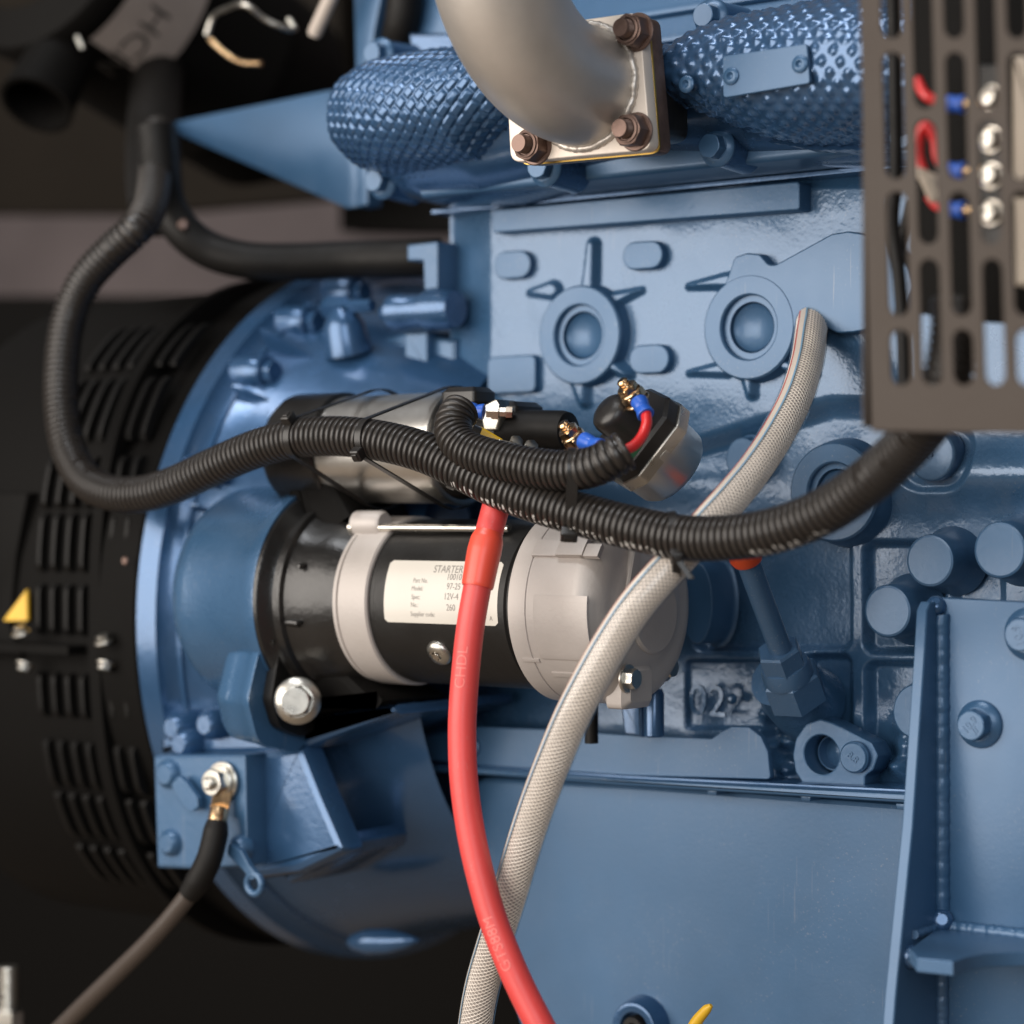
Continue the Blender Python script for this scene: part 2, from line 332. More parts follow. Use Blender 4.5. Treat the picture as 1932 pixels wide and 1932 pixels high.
def wall():
    x0, x1 = P(838, 900)[0], P(2010, 900)[0]; z1, z0 = P(1300, 255)[2], P(1300, 1545)[2]
    nx, nz = 640, 560; xs = np.linspace(x0, x1, nx); zs = np.linspace(z0, z1, nz); X, Z = np.meshgrid(xs, zs, indexing='ij')
    # the same grid in photo pixels on the wall's own plane, to lay the features out
    dep = DIST + X * FW[0]; U = HALF + FPX * X * RT[0] / dep; V = HALF - FPX * Z / dep
    h = np.zeros_like(X)
    h -= np.clip((928 - U) / 90, 0, 1) ** 1.2 * .010                                         # left column turns away
    step = 795 - np.clip((1520 - U) / 190, 0, 1) * -70 - np.clip((U - 1000) / 400, 0, 1) * 0
    d1 = np.clip((V - (760 + np.clip((1500 - U) / 200, -.3, 1) * 60)) / 50, 0, 1); h -= .010 * d1 * d1 * (3 - 2 * d1)
    h += .012 * np.exp(-((V - 893) / 52.0) ** 2) * np.clip((U - 1560) / 180, 0, 1)           # camshaft tunnel swell
    h += .004 * np.exp(-((V - 905) / 40.0) ** 2) * np.clip((1500 - U) / 300, 0, 1)
    for (cx, cy, hx, hy, r, dp, wd) in [(1440, 1118, 146, 108, 20, .0085, 9), (1690, 1128, 72, 103, 18, .0075, 9), (1690, 1345, 70, 92, 16, .0080, 9),
                                        (1545, 1330, 40, 92, 18, .0095, 12), (1358, 1312, 78, 64, 8, .0040, 5), (1830, 1110, 45, 70, 16, .005, 10), (1440, 1318, 14, 85, 10, .0105, 10)]:
        h -= dp * sst(sdbox(U, V, cx, cy, hx, hy, r), wd)
    for (a, b, r0, r1, hh, wd) in [((1121, 462), (1116, 560), 9, 13, .0065, 7), ((1003, 553), (1046, 548), 3, 15, .0055, 6), ((1212, 548), (1160, 566), 3, 12, .0055, 6),
                                   ((1106, 758), (1100, 720), 8, 16, .006, 8), ((1301, 541), (1380, 530), 3, 13, .006, 6), ((1301, 704), (1372, 696), 2, 13, .0055, 6),
                                   ((1420, 742), (1415, 705), 7, 13, .006, 8), ((1540, 706), (1490, 690), 3, 11, .008, 6), ((1190, 706), (1165, 690), 6, 12, .008, 8)]:
        h += hh * sst(sdcap(U, V, a, b, r0, r1), wd)
    for (cx, cy, rx, hh) in [(1468, 1372, 18, .008), (1472, 1402, 16, .006), (1473, 1455, 15, .007), (1474, 1478, 14, .006), (1690, 1372, 26, .012), (1696, 1410, 30, .013), (1688, 1442, 24, .010),
                             (1700, 1462, 30, .008), (1432, 1350, 12, .006), (1500, 1368, 20, .007), (1530, 1358, 14, .006)]:
        h += hh * np.exp(-(((U - cx) / rx) ** 2 + ((V - cy) / (rx * .75)) ** 2))
    h -= .006 * sst(sdbox(U, V, 1756, 862, 72, 62, 55), 10)                                    # spot face round the screw plug
    h -= .008 * np.clip((355 - V) / 40, 0, 1)
    # sand-cast unevenness
    rng = np.random.RandomState(3)
    for k, amp in ((7, .0009), (20, .00026), (70, .00004)):
        c = rng.randn(k, k); xi = np.linspace(0, k - 1.001, nx); zi = np.linspace(0, k - 1.001, nz); i = xi.astype(int); j = zi.astype(int); fx = (xi - i)[:, None]; fz = (zi - j)[None]
        fx = fx * fx * (3 - 2 * fx); fz = fz * fz * (3 - 2 * fz)
        h += amp * ((c[np.ix_(i, j)] * (1 - fx) + c[np.ix_(i + 1, j)] * fx) * (1 - fz) + (c[np.ix_(i, j + 1)] * (1 - fx) + c[np.ix_(i + 1, j + 1)] * fx) * fz)
    G = np.stack([X, -h, Z], -1)
    edge = G[:1].copy(); edge[..., 1] = .30
    mid = G[:1].copy(); mid[..., 1] = .01; mid[..., 0] -= .003
    return grid(np.concatenate([edge, mid, G], 0))
obj("cast_wall", wall(), 'blue_cast', block, sharp=60)
YB = .009
def pad(name, pts, hgt, r=0, flare=.0035, m='blue', bev=.0011, yb=YB): return obj(name, prism_px(pts, -hgt, yb - .004, r, bev, flare), m, block)
pad("machined_rail", [(928, 396), (1509, 341), (1509, 396), (928, 440)], .0125, 8, .003)
pad("oval_pad", stadium_px(931, 473, 1001, 526), .0062)
pad("oval_pad", stadium_px(1174, 455, 1250, 508), .0062)
pad("oval_pad", stadium_px(1186, 650, 1262, 705, -.04), .0062)
pad("square_pad", [(919, 674), (1010, 668), (1010, 740), (919, 744)], .0062, 14)
pad("side_pad", [(768, 462), (826, 455), (826, 545), (800, 548), (798, 492), (768, 492)], .012, 3, .001, yb=.06)
def ring_boss(name, cx, cy, rx, ry, ix, iy, hgt, sub=True):
    c = P(cx, cy, -hgt); k = SZ(cx, cy, -hgt); R = ry * k; r = iy * k
    prof = [(-.004 + (-YB), R + .004), (hgt * .25, R + .0012), (hgt * .5, R), (hgt - .0012, R), (hgt, R - .0012), (hgt, r + .001), (hgt - .001, r), (hgt - .004, r - .0002), (hgt - .0042, r * .80), (hgt - .012, r * .77)]
    b = obj(name, lathe((c[0], 0, c[2]), TOWARD, prof, 72, True, False), 'blue', block)
    if sub: obj("core_plug", lathe((c[0], 0, c[2]), TOWARD, [(hgt - .016, r * .79), (hgt - .0075, r * .78), (hgt - .0062, r * .72), (hgt - .0085, r * .6), (hgt - .0095, 0.0005)], 56, False, True), 'blue', b, sharp=60)
    return b
ring_boss("ring_boss", 1092, 632, 78, 94, 46, 57, .0105)
ring_boss("ring_boss", 1412, 617, 84, 100, 51, 61, .0095)
ring_boss("ring_boss", 1572, 928, 80, 94, 44, 55, .008)
lobe = [(1345, 590), (1375, 516), (1385, 485), (1409, 477), (1433, 479), (1450, 499), (1463, 499), (1569, 441), (1600, 436), (1660, 446), (1706, 480), (1724, 540), (1700, 600), (1652, 620), (1610, 627), (1580, 629), (1552, 615), (1532, 602), (1518, 598), (1505, 607), (1490, 640)]
c2 = P(1412, 617, -.0091); k2 = SZ(1412, 617, -.0091)
pz = XZ(rounded(lobe, 12), -.0091); rr_ = 61 * k2
arc = [(c2[0] + rr_ * 1.12 * math.cos(t), c2[2] + rr_ * 1.12 * math.sin(t)) for t in np.linspace(R_(-8), R_(165), 20)]
obj("machined_plate", prism(pz + arc, -.0091, .004, .001, .0035), 'blue', block)
for (cx, cy, ry) in [(1754, 1058, 50), (1886, 1038, 54), (1674, 1153, 50)]:
    c = P(cx, cy, -.020); k = SZ(cx, cy, -.020); R = ry * k
    obj("round_boss", lathe((c[0], 0, c[2]), TOWARD, [(-.012, R + .006), (-.004, R + .0022), (.004, R + .0006), (.0185, R), (.0196, R - .0006), (.020, R - .0018)], 56), 'blue', block)
b_ = pad("oblong_pad", stadium_px(1284, 1060, 1345, 1216, 0, 14), .020, 0, .003)
pad("small_boss", ellipse_px(1400, 866, 31, 41), .006, 0, .002)
pad("small_boss", ellipse_px(1400, 868, 7, 9), .0075, 0, .001)
c = P(1756, 858, -.004); k = SZ(1756, 858)
sp = obj("screw_plug", lathe((c[0], 0, c[2]), TOWARD, [(-.01, 50 * k), (.0025, 50 * k), (.0036, 48 * k), (.0042, 44 * k), (.0042, 9 * k), (.0036, 8 * k), (.0036, 5 * k), (.0046, 4 * k)], 56), 'blue', block)
pad("round_pad", ellipse_px(1728, 1342, 44, 52), .010, 0, .003)
# pan-rail casting with plug and screw
kp = [(1495, 1424), (1501, 1393), (1520, 1366), (1548, 1356), (1572, 1364), (1645, 1402), (1657, 1426), (1648, 1452), (1632, 1464), (1632, 1488), (1515, 1480), (1500, 1456)]
c = P(1550, 1424, -.013); k = SZ(1550, 1424, -.013)
def sheet(name, outer, holes, y, th, m, parent, bev=.0005):
    cu = bpy.data.curves.new("sheet_source", 'CURVE'); cu.dimensions = '2D'; cu.fill_mode = 'BOTH'; cu.extrude = th / 2 - bev; cu.bevel_depth = bev; cu.bevel_resolution = 1; cu.offset = -bev
    for loop in [outer] + holes:
        sp_ = cu.splines.new('POLY'); sp_.points.add(len(loop) - 1); sp_.use_cyclic_u = True
        for p, (x, z) in zip(sp_.points, loop): p.co = (x, z, 0, 1)
    o = bpy.data.objects.new("sheet_source", cu); COL.objects.link(o); me = bpy.data.meshes.new_from_object(o.evaluated_get(bpy.context.evaluated_depsgraph_get()))
    V = np.array([(v.co[0], y - v.co[2], v.co[1]) for v in me.vertices]); F = [list(p.vertices) for p in me.polygons]
    bpy.data.objects.remove(o); bpy.data.curves.remove(cu); bpy.data.meshes.remove(me)
    return obj(name, (V, F), m, parent, 30)
circ = [(c[0] + 37 * k * math.cos(t), c[2] + 37 * k * math.sin(t)) for t in np.linspace(0, 2 * math.pi, 48, endpoint=False)]
kpo = sheet("plug_plate", [tuple(q) for q in XZ(rounded(kp, 10), -.013)], [circ], -.004, .018, 'blue', block, .001)
obj("core_plug", lathe((c[0], 0, c[2]), TOWARD, [(-.012, 36 * k), (-.004, 35.5 * k), (-.0015, 34 * k), (-.0015, 31 * k), (-.006, 29.5 * k), (-.008, 27 * k), (-.0062, 16 * k), (-.0055, 0.0004)], 48, True, True), 'blue', kpo)
pb = data("plug_screw", *join(disc(.0095, 0, .0035), disc(.0088, .0035, .0045)), 'blue', 30)
so = place("plug_screw", pb, block, P(1616, 1428, -.013), TOWARD)
tv, tf = text("8.8", .0062, 'CENTER', .0003); place("head_marking", data("head_marking", tv - [0, .002, 0], tf, 'blue', smooth=False), so, P(1616, 1428, -.0178), TOWARD, .5).parent = so
# fix the marking's parenting offset (child of a rotated screw): rebuild in local space
bpy.data.objects.remove(bpy.data.objects["head_marking"])
hm = bpy.data.objects.new("head_marking", data("head_marking", tv - [0, .002, 0], tf, 'blue', smooth=False)); COL.objects.link(hm); hm.parent = so; hm.location = (0, 0, .0047); hm.rotation_euler = (0, 0, -.6)
# cast number
tv, tf = text("02", .028, 'LEFT', .0011); o0 = P(1300, 1348, -.0003)
V = np.stack([o0[0] + tv[:, 0], o0[1] - tv[:, 2], o0[2] + tv[:, 1]], 1); obj("cast_number", (V, tf), 'blue_cast', block, smooth=False)
obj("cast_dot", lathe(P(1382, 1318, .004), TOWARD, [(0, .0035), (.002, .003), (.0034, .0012)], 20), 'blue_cast', block)

# ---- cylinder head above and the ledge under the manifold
head = thing("cylinder_head", "blue cylinder head edge running behind the top of the exhaust manifold", "cylinder head", P(1300, 30, .01))
xa, xb = P(835, 330)[0], P(2010, 330)[0]
zt, zb = P(1300, 306, -.03)[2], P(1300, 333, -.03)[2]
def bar(x0, x1, y0, y1, z0, z1, r=.002, lean=0.0): # a long bar along X with rounded long edges
    p = np.array(rounded([(y0, z0), (y1, z0), (y1, z1), (y0 + lean, z1)], r, 5)); return loft([np.stack([np.full(len(p), x), p[:, 0], p[:, 1]], 1) for x in (x0, x1)])
obj("head_deck", bar(xa + .03, xb, -.060, .08, zb - .001, zt + .012, .004), 'blue_sheet', head)
obj("gasket_edge", bar(xa, xb, -.012, .08, zb - .0045, zb - .0015, .0005), 'blue_gloss', head)
za, zc = P(1300, 92, .0)[2], P(1300, -90, .0)[2]
obj("head_side", bar(xa + .05, xb, .012, .2, zt + .013, za, .004), 'blue_sheet', head)
obj("head_step", bar(xa + .05, xb, -.012, .19, za + .003, P(1300, 18, -.012)[2], .004, .010), 'blue', head)
obj("rocker_cover", bar(xa + .05, xb, .004, .19, P(1300, 12, -.012)[2] + .001, P(1300, -250, .0)[2], .006, .06), 'blue_sheet', head)

# ---- oil pan
pan = thing("oil_pan", "smooth blue oil pan below the block with a stacked flange edge and drain plug", "oil pan", P(1300, 1700, -.01))
pf = [(892, 1463), (1200, 1478), (1990, 1536), (1990, 2080), (1060, 2030), (985, 1960), (930, 1760), (880, 1540)]
obj("pan_wall", prism(resample(rounded(XZ(pf, -.012), .02), 160), -.012, .25, .004), 'blue_sheet', pan)
def strip(pts, y0, y1, bev=.001): return prism(XZ(pts, y0), y0, y1, bev)
obj("pan_flange", strip([(760, 1447), (905, 1449), (1180, 1470), (1990, 1512), (1990, 1533), (1180, 1483), (905, 1462), (760, 1455)], -.031, .02, .0022), 'blue', pan)
obj("pan_gasket", strip([(760, 1443), (905, 1445), (1180, 1464), (1990, 1503), (1990, 1510), (1180, 1469), (905, 1448.5), (760, 1446.5)], -.027, .02, .0005), 'blue_gloss', pan)
for x, y in [(1018, 1473), (1343, 1497), (1520, 1508), (1700, 1524)]:
    obj("flange_tab", strip([(x - 11, y - 9), (x + 11, y - 8), (x + 8, y + 4), (x - 8, y + 3)], -.024, .0, .0008), 'blue', pan)
# long sheet bracket lying on the pan rail
rail = thing("pan_rail_bracket", "long pale blue sheet bracket with an eyelet end along the pan rail under the starter", "bracket", P(1100, 1420, -.02))
rl = [(726, 1398), (733, 1374), (752, 1366), (774, 1374), (790, 1391), (905, 1371), (1040, 1376), (1175, 1386), (1343, 1393), (1360, 1380), (1380, 1370), (1412, 1371), (1436, 1390), (1449, 1419), (1454, 1471), (1180, 1463), (905, 1444), (790, 1432), (765, 1440), (742, 1432)]
obj("plate", prism_px(rl, -.021, -.0165, 8, .0007), 'blue_sheet', rail)
c = P(752, 1400, -.022); obj("eyelet_washer", lathe(c, TOWARD, [(-.002, .0105), (.002, .0105), (.0026, .0098), (.0026, .004), (.0002, .0036)], 36, False, True), 'blue', rail)
obj("cotter_tail", tube(spline([P(748, 1402, -.026), P(720, 1402, -.028), P(690, 1404, -.026)], 30)[0], .0016, 8), 'blue', rail)
c = P(893, 1410, -.0215); obj("rivet", lathe(c, TOWARD, [(-.001, .006), (.0015, .0055), (.0022, .004)], 24), 'blue', rail)
# lower drain plug
dr = thing("drain_plug", "round blue drain plug boss low on the oil pan at the bottom edge", "drain plug", P(1212, 1925, -.03))
c = P(1216, 1935, -.012); k = SZ(1216, 1930, -.02)
obj("boss_ring", lathe(c, TOWARD, [(-.004, 62 * k), (.004, 56 * k), (.010, 52 * k), (.0125, 48 * k), (.013, 42 * k), (.012, 32 * k), (.006, 28 * k)], 56), 'blue_gloss', dr)
obj("plug_head", join(lathe(c, TOWARD, [(.004, 26 * k), (.012, 25 * k), (.014, 22 * k), (.014, 12 * k), (.008, 10 * k)], 40)), 'black', dr)

# ---- exhaust manifold in its quilted heat shield
mani = thing("exhaust_manifold", "exhaust manifold in a shiny blue quilted heat shield with a blank name plate", "exhaust manifold", P(1200, 190, -.08))
def shield(cols, ym, bulge, quilt, n=420, nv=190, e=.62, lip=0, seed=1, amp=.0013, sp=.0090, ang=42, brick=True):
    """cols: (px, top py, bottom py, bulge factor) along the run; wraps the front half of the casting"""
    c = np.array(cols, float); xs = np.linspace(c[0, 0], c[-1, 0], n)
    top, bot, bf = (np.interp(xs, c[:, 0], c[:, k]) for k in (1, 2, 3))
    for q in (top, bot, bf):
        for _ in range(6): q[1:-1] = .25 * q[:-2] + .5 * q[1:-1] + .25 * q[2:]
    X = np.array([P(x, 200, ym)[0] for x in xs]); zt = np.array([P(x, y, ym)[2] for x, y in zip(xs, top)]); zb = np.array([P(x, y, ym)[2] for x, y in zip(xs, bot)])
    ph = np.linspace(-1.45, 1.45, nv); mid = ((zt + zb) / 2)[:, None]; hf = ((zt - zb) / 2)[:, None]
    s = np.sin(ph) / math.sin(1.45); Zg = mid + hf * np.sign(s) * np.abs(s) ** .92; co = np.clip(np.cos(ph), .001, 1) ** e
    Yg = ym + .030 - (bulge * bf)[:, None] * co; Xg = np.repeat(X[:, None], nv, 1)
    G = np.stack([Xg, Yg, Zg], -1)
    N = np.cross(np.gradient(G, axis=0), np.gradient(G, axis=1)); N /= np.linalg.norm(N, axis=-1)[..., None] + 1e-12
    N[N[..., 1] > 0] *= -1
    if quilt:
        ds = np.linalg.norm(np.diff(G, axis=1), axis=-1); arc = np.concatenate([np.zeros((n, 1)), np.cumsum(ds, 1)], 1); arc -= arc[:, nv // 2:nv // 2 + 1]
        rng = np.random.RandomState(seed); wob = .0012 * np.sin(Xg * 90 + 1) * np.sin(arc * 70)
        a = R_(ang); u = (Xg * math.cos(a) + arc * math.sin(a) + wob) / sp; v = (-Xg * math.sin(a) + arc * math.cos(a) - wob) / (sp * .74)
        u = u + .5 * np.floor(v) * brick; v = v if brick else v * .80
        f = (lambda q: np.clip(1.5 * np.abs(np.sin(math.pi * q)), 0, 1) ** .9) if brick else (lambda q: np.sin(math.pi * q) ** 2)
        G = G + N * (amp * (f(u) * f(v)) * np.clip(bf * 2 - .2, .25, 1)[:, None])[..., None]
        crum = np.zeros_like(Xg)
        for k in range(26):
            cx, ca = rng.uniform(X[0], X[-1]), rng.uniform(arc.min(), arc.max()); crum += rng.uniform(-1, 1) * np.exp(-(((Xg - cx) / .016) ** 2 + ((arc - ca) / .010) ** 2))
        G = G + N * (.0011 * crum)[..., None]
    if lip:
        rim = lambda k: np.stack([G[:, k, 0], G[:, k, 1] - .002, G[:, k, 2] + (-.0025 if k == 0 else .0025)], 1)
        G = np.concatenate([rim(0)[:, None], G, rim(-1)[:, None]], 1)
    back = G[:, :1].copy(); back[..., 1] += .06; back2 = G[:, -1:].copy(); back2[..., 1] += .06
    return grid(np.concatenate([back, G, back2], 1))
ym = -.075
obj("lower_shell", shield([(655, 215, 262, .05), (672, 160, 322, .45), (705, 118, 364, .8), (780, 100, 378, .95), (900, 92, 372, 1), (1050, 88, 340, .95), (1240, 80, 300, .85), (1330, 62, 300, .95), (1420, 38, 300, 1), (1560, 20, 296, 1), (1750, 8, 290, 1)], ym + .012, .060, False, 220, 60, 1.15), 'blue_gloss', mani, 60)
left = obj("quilted_shield", shield([(641, 226, 246, .03), (646, 196, 272, .3), (660, 166, 296, .62), (690, 134, 318, .88), (740, 108, 326, 1), (800, 98, 318, 1.04), (860, 92, 306, 1.02), (905, 90, 300, 1.0), (960, 86, 258, .92), (1010, 84, 236, .86), (1075, 84, 222, .8)], ym - .006, .075, True, 430, 200, lip=1), 'blue_gloss', mani, 70)
right = obj("quilted_shield", shield([(1236, 92, 222, .93), (1275, 88, 219, .94), (1318, 80, 208, .95), (1345, 55, 224, .97), (1408, 28, 250, .99), (1510, 8, 272, 1.0), (1620, -6, 270, 1.02), (1700, -8, 262, 1), (1780, -8, 256, .95)], ym - .006, .075, True, 460, 200, lip=1, seed=5, ang=38, amp=.0011, sp=.0084, brick=False), 'blue_gloss', mani, 70)
np_ = [(1363, 106), (1522, 82), (1528, 157), (1364, 185)]
YP = ym - .056
obj("name_plate", prism_px(np_, YP, YP + .0025, 7, .0005), 'blue_sheet', mani)
rv = data("rivet", *lathe((0, 0, 0), Z3, [(0, .0050), (.0008, .0049), (.0016, .0040), (.0018, .0022), (.0010, .0016), (.0002, .0008)], 32), 'blue', 40)
for x, y, Y in [(1380, 144, YP), (1510, 121, YP), (1296, 159, ym - .0505), (774, 208, ym - .048)]: place("rivet", rv, mani, P(x, y, Y), TOWARD)
fb = flange_bolt(.0115, 'blue', "shield_bolt")
for x, y, Y in [(1356, 279, -.075), (1344, 34, -.06), (1032, 318, -.085), (720, 104, -.045), (724, 344, -.060), (1715, 262, -.075)]:
    c = P(x, y, Y); place("shield_bolt", fb, mani, c, TOWARD, random.random())
    obj("bolt_boss", lathe(c + [0, .03, 0], TOWARD, [(0, .012), (.024, .0108), (.0298, .0105)], 32), 'blue_gloss', mani)
# port neck between shields, under the flange
obj("port_neck", prism_px([(1010, 92), (1222, 66), (1226, 250), (1060, 280), (1000, 262)], -.130, -.09, 26, .006), 'black_cast', mani)
fs = [(1160, 262), (1480, 233)]

# ---- exhaust elbow
YF = -.150
pipe = thing("exhaust_elbow", "curved dull silver exhaust pipe bolted by a square flange to the manifold", "exhaust pipe", P(1103, 164, YF))
fl = [(952, 60), (1203, 23), (1219, 38), (1227, 268), (1213, 285), (1002, 303), (974, 294), (962, 262)]
obj("pipe_flange", prism(XZ(rounded([(950, 58), (1206, 22), (1228, 283), (963, 307)], 20), YF), YF, YF + .0085, .0008), 'flange', pipe)
obj("gasket", prism(XZ(rounded([(951, 61), (1207, 25), (1229, 286), (965, 310)], 20), YF), YF + .0088, YF + .0102, .0002), 'gold', pipe)
obj("port_flange", prism(XZ(rounded([(950, 58), (1206, 22), (1228, 283), (963, 307)], 20), YF), YF + .0104, YF + .021, .0008), 'rust', mani)
cf = P(1103, 164, YF); kf = SZ(1103, 164, YF); RP = 114 * kf; rb = .082
pth = [cf + [0, -s, 0] for s in np.linspace(-.004, .010, 4)]
oc = cf + [0, -.010, rb]
for t in np.linspace(0, math.pi / 2, 40)[1:]: pth.append(oc + [0, -rb * math.sin(t), -rb * math.cos(t)])
for s in np.linspace(.01, .14, 8): pth.append(oc + [0, -rb, s])
obj("bent_pipe", tube(np.array(pth), RP, 72, False), 'alu', pipe, 60)
tw = np.linspace(0, 2 * math.pi, 120); wp = np.stack([cf[0] + (RP + .0008) * np.cos(tw), np.full(120, YF - .0012) + .0006 * np.sin(tw * 17), cf[2] + (RP + .0008) * np.sin(tw)], 1)
obj("weld_bead", tube(wp, .0022 + .0004 * np.sin(tw * 46), 10, False), 'alu', pipe, 60)
sn = stud_nut(.0098, 'rust', "flange_nut")
for x, y, s in [(1203, 61, .2), (1201, 249, .5), (1012, 277, .1), (985, 82, .3)]: place("flange_nut", sn, pipe, P(x, y, YF), TOWARD, s)

# ---- flywheel housing: bell casting round the crank axis
fw = thing("flywheel_housing", "blue cast flywheel housing with a bright rim to the left of the starter motor", "flywheel housing", (-.15, -.05, -.07))
CY, CZ, RH = .130, -.074, .2600; XR = -.212
bell = [(XR - .010, RH - .004), (XR - .008, RH), (XR + .004, RH), (XR + .0055, RH - .0015), (XR + .006, RH - .010), (XR + .009, RH - .013), (XR + .03, RH - .016), (XR + .036, RH - .020), (XR + .06, RH - .040), (XR + .10, RH - .072), (-.085, RH - .100), (-.05, RH - .128)]
obj("bell", lathex(bell, CY, CZ, 220, False, True), 'blue_gloss', fw, 50)
# thin ridge behind the rim and radial ribs
obj("rim_ridge", lathex([(XR + .020, RH - .016), (XR + .0205, RH - .009), (XR + .0245, RH - .009), (XR + .026, RH - .018)], CY, CZ, 200, False, False), 'blue_gloss', fw, 50)
def on_bell(x, ang, r): return np.array([x, CY - r * math.cos(ang), CZ + r * math.sin(ang)])
def bell_r(x): return float(np.interp(x, [q[0] for q in bell], [q[1] for q in bell]))
for a, rh in ((18, .013), (27, .012), (38.5, .016), (49, .026), (60, .015)):
    a = R_(a); V = []
    for x in np.linspace(XR + .026, XR + .13, 24):
        r = bell_r(x); hgt = rh * (1 - (x - XR) / .22)
        for (da, dr) in ((-.016, -.003), (-.008, .6 * hgt), (-.003, hgt), (.003, hgt), (.008, .6 * hgt), (.016, -.003)): V.append(on_bell(x, a + da, r + dr))
    obj("radial_rib", grid(np.array(V).reshape(24, 6, 3)), 'blue_gloss', fw, 60)
hb = bolt_head(.0115, 'blue_gloss', "housing_bolt")
for a in (24, 43.5, 57, 70):
    a = R_(a); p = on_bell(XR + .03, a, RH - .002)
    obj("bolt_boss", lathe(on_bell(XR + .004, a, RH - .012), (1, 0, 0), [(0, .0135), (.022, .0125), (.030, .0115), (.036, .006)], 32), 'blue_gloss', fw, 40)
    place("housing_bolt", hb, fw, on_bell(XR + .036, a, RH - .012), (1, 0, 0), a)
for k, a in enumerate((30, 34)):
    a = R_(a)
# dome over the starter nose
SY = -.100; sz = P(955, 1138, SY)[2]; SC_ = SZ(955, 1138, SY)
xd = P(318, 1150, SY - .072)[0] - .030; xe = P(474, 1150, SY - .0715)[0]; RD = .0725
prof = [(xd + RD * .55 * (1 - math.cos(t)), RD * math.sin(t)) for t in np.linspace(.02, math.pi / 2, 14)] + [(xe - .012, RD), (xe - .010, RD + .0015), (xe, RD + .0018)]
obj("starter_dome", lathex(prof, SY + .004, sz, 96), 'blue_cast', fw, 50)
eo_ = [(SY - .060, sz - .030), (SY - .071, sz - .062), (SY - .062, sz - .088), (SY - .030, sz - .096), (SY - .004, sz - .084), (SY + .02, sz - .05), (SY, sz)]
pe0 = ccw(np.array(rounded(eo_, .014, 6))); obj("dome_flange", loft([np.stack([np.full(len(pe0), x), offset(pe0, d)[:, 0], offset(pe0, d)[:, 1]], 1) for x, d in ((xe - .040, -.014), (xe - .037, -.006), (xe - .030, -.001), (xe - .022, 0), (xe - .0095, 0), (xe - .008, .002), (xe - .0015, .002))]), 'blue_cast', fw, 60)
# split-line ledge, lower bell and foot block
def ribbon(pts, y0, y1, bev): return prism_px(pts, y0, y1, 6, bev)
obj("ledge", ribbon([(300, 1382), (400, 1368), (505, 1388), (575, 1382), (745, 1328), (748, 1348), (580, 1412), (500, 1424), (300, 1426)], -.120, .0, .005), 'blue_gloss', fw)
for x, y in [(352, 1402), (338, 1372), (400, 1366)]: obj("cast_lug", lathe(P(x, y, -.126), TOWARD, [(-.02, .012), (.004, .010), (.008, .006)], 24), 'blue_gloss', fw, 50)
ft = [(289, 1426), (463, 1424), (468, 1636), (360, 1640), (296, 1638)]
foot = obj("foot_block", prism_px(ft, -.142, -.118, 5, .0018), 'blue', fw)
pf0 = ccw(np.array(XZ(rounded(ft, 5), -.142)))
obj("foot_core", loft([np.stack([offset(pf0, d)[:, 0] - sx, np.full(len(pf0), y), offset(pf0, d)[:, 1]], 1) for d, sx, y in ((-.001, 0, -.119), (-.004, .03, -.08), (-.008, .055, -.03))]), 'blue', fw, 60)
for x, y, r in [(318, 1460, 26), (322, 1590, 24), (452, 1600, 22)]: obj("boss_lump", lathe(P(x, y, -.143), TOWARD, [(-.004, r * .00040), (.002, r * .00036), (.0045, r * .00024)], 28), 'blue', fw, 60)
obj("lifting_tab", prism_px([(336, 1462), (352, 1478), (372, 1506), (374, 1524), (360, 1532), (344, 1520), (322, 1482)], -.151, -.1465, 6, .0006), 'blue', fw)
tab = obj("hook_tab", join(prism_px([(430, 1590), (455, 1606), (470, 1634), (486, 1652), (474, 1662), (456, 1640), (428, 1612)], -.152, -.148, 4, .0006)), 'blue', fw)
c = P(480, 1668, -.150); tt = np.linspace(0, 2 * math.pi, 41)
obj("hook_eye", tube(np.stack([c[0] + .0062 * np.cos(tt), np.full(41, -.150), c[2] + .0062 * np.sin(tt)], 1), .0024, 10, False), 'blue', fw, 60)
obj("web_panel", prism_px([(455, 1420), (568, 1404), (606, 1500), (652, 1606), (560, 1650), (455, 1664)], -.124, -.106, 14, .006), 'blue_gloss', fw)
low = [(XR - .004, RH + .004), (XR + .012, RH + .002), (XR + .016, RH - .008), (XR + .04, RH - .016), (XR + .10, RH - .030), (XR + .15, RH - .04), (-.02, RH - .05)]
obj("lower_bell", lathe((0, CY, CZ), (1, 0, 0), low, 120, False, False), 'blue_gloss', fw, 50)
obj("lower_gusset", prism_px([(560, 1625), (640, 1570), (655, 1590), (640, 1614), (560, 1660), (540, 1670), (530, 1650)], -.10, -.03, 8, .004), 'blue_gloss', fw)
obj("rim_foot", lathe(P(655, 1778, -.02), (1, .1, .12), [(0, .002), (.006, .006), (.018, .009), (.036, .0085), (.050, .005), (.060, .001)], 32), 'blue_gloss', fw, 70)
# joint pieces at the block's left end
obj("end_flange", prism_px([(722, 640), (760, 628), (800, 632), (860, 640), (860, 780), (722, 780), (715, 716)], .004, .08, 6, .003), 'blue', fw)
obj("end_lug", prism_px([(762, 626), (806, 624), (806, 692), (786, 704), (762, 690)], -.004, .03, 4, .002), 'blue', fw)
obj("end_lug", prism_px([(660, 704), (760, 706), (830, 712), (830, 740), (650, 740)], -.010, .03, 8, .004), 'blue_gloss', fw)
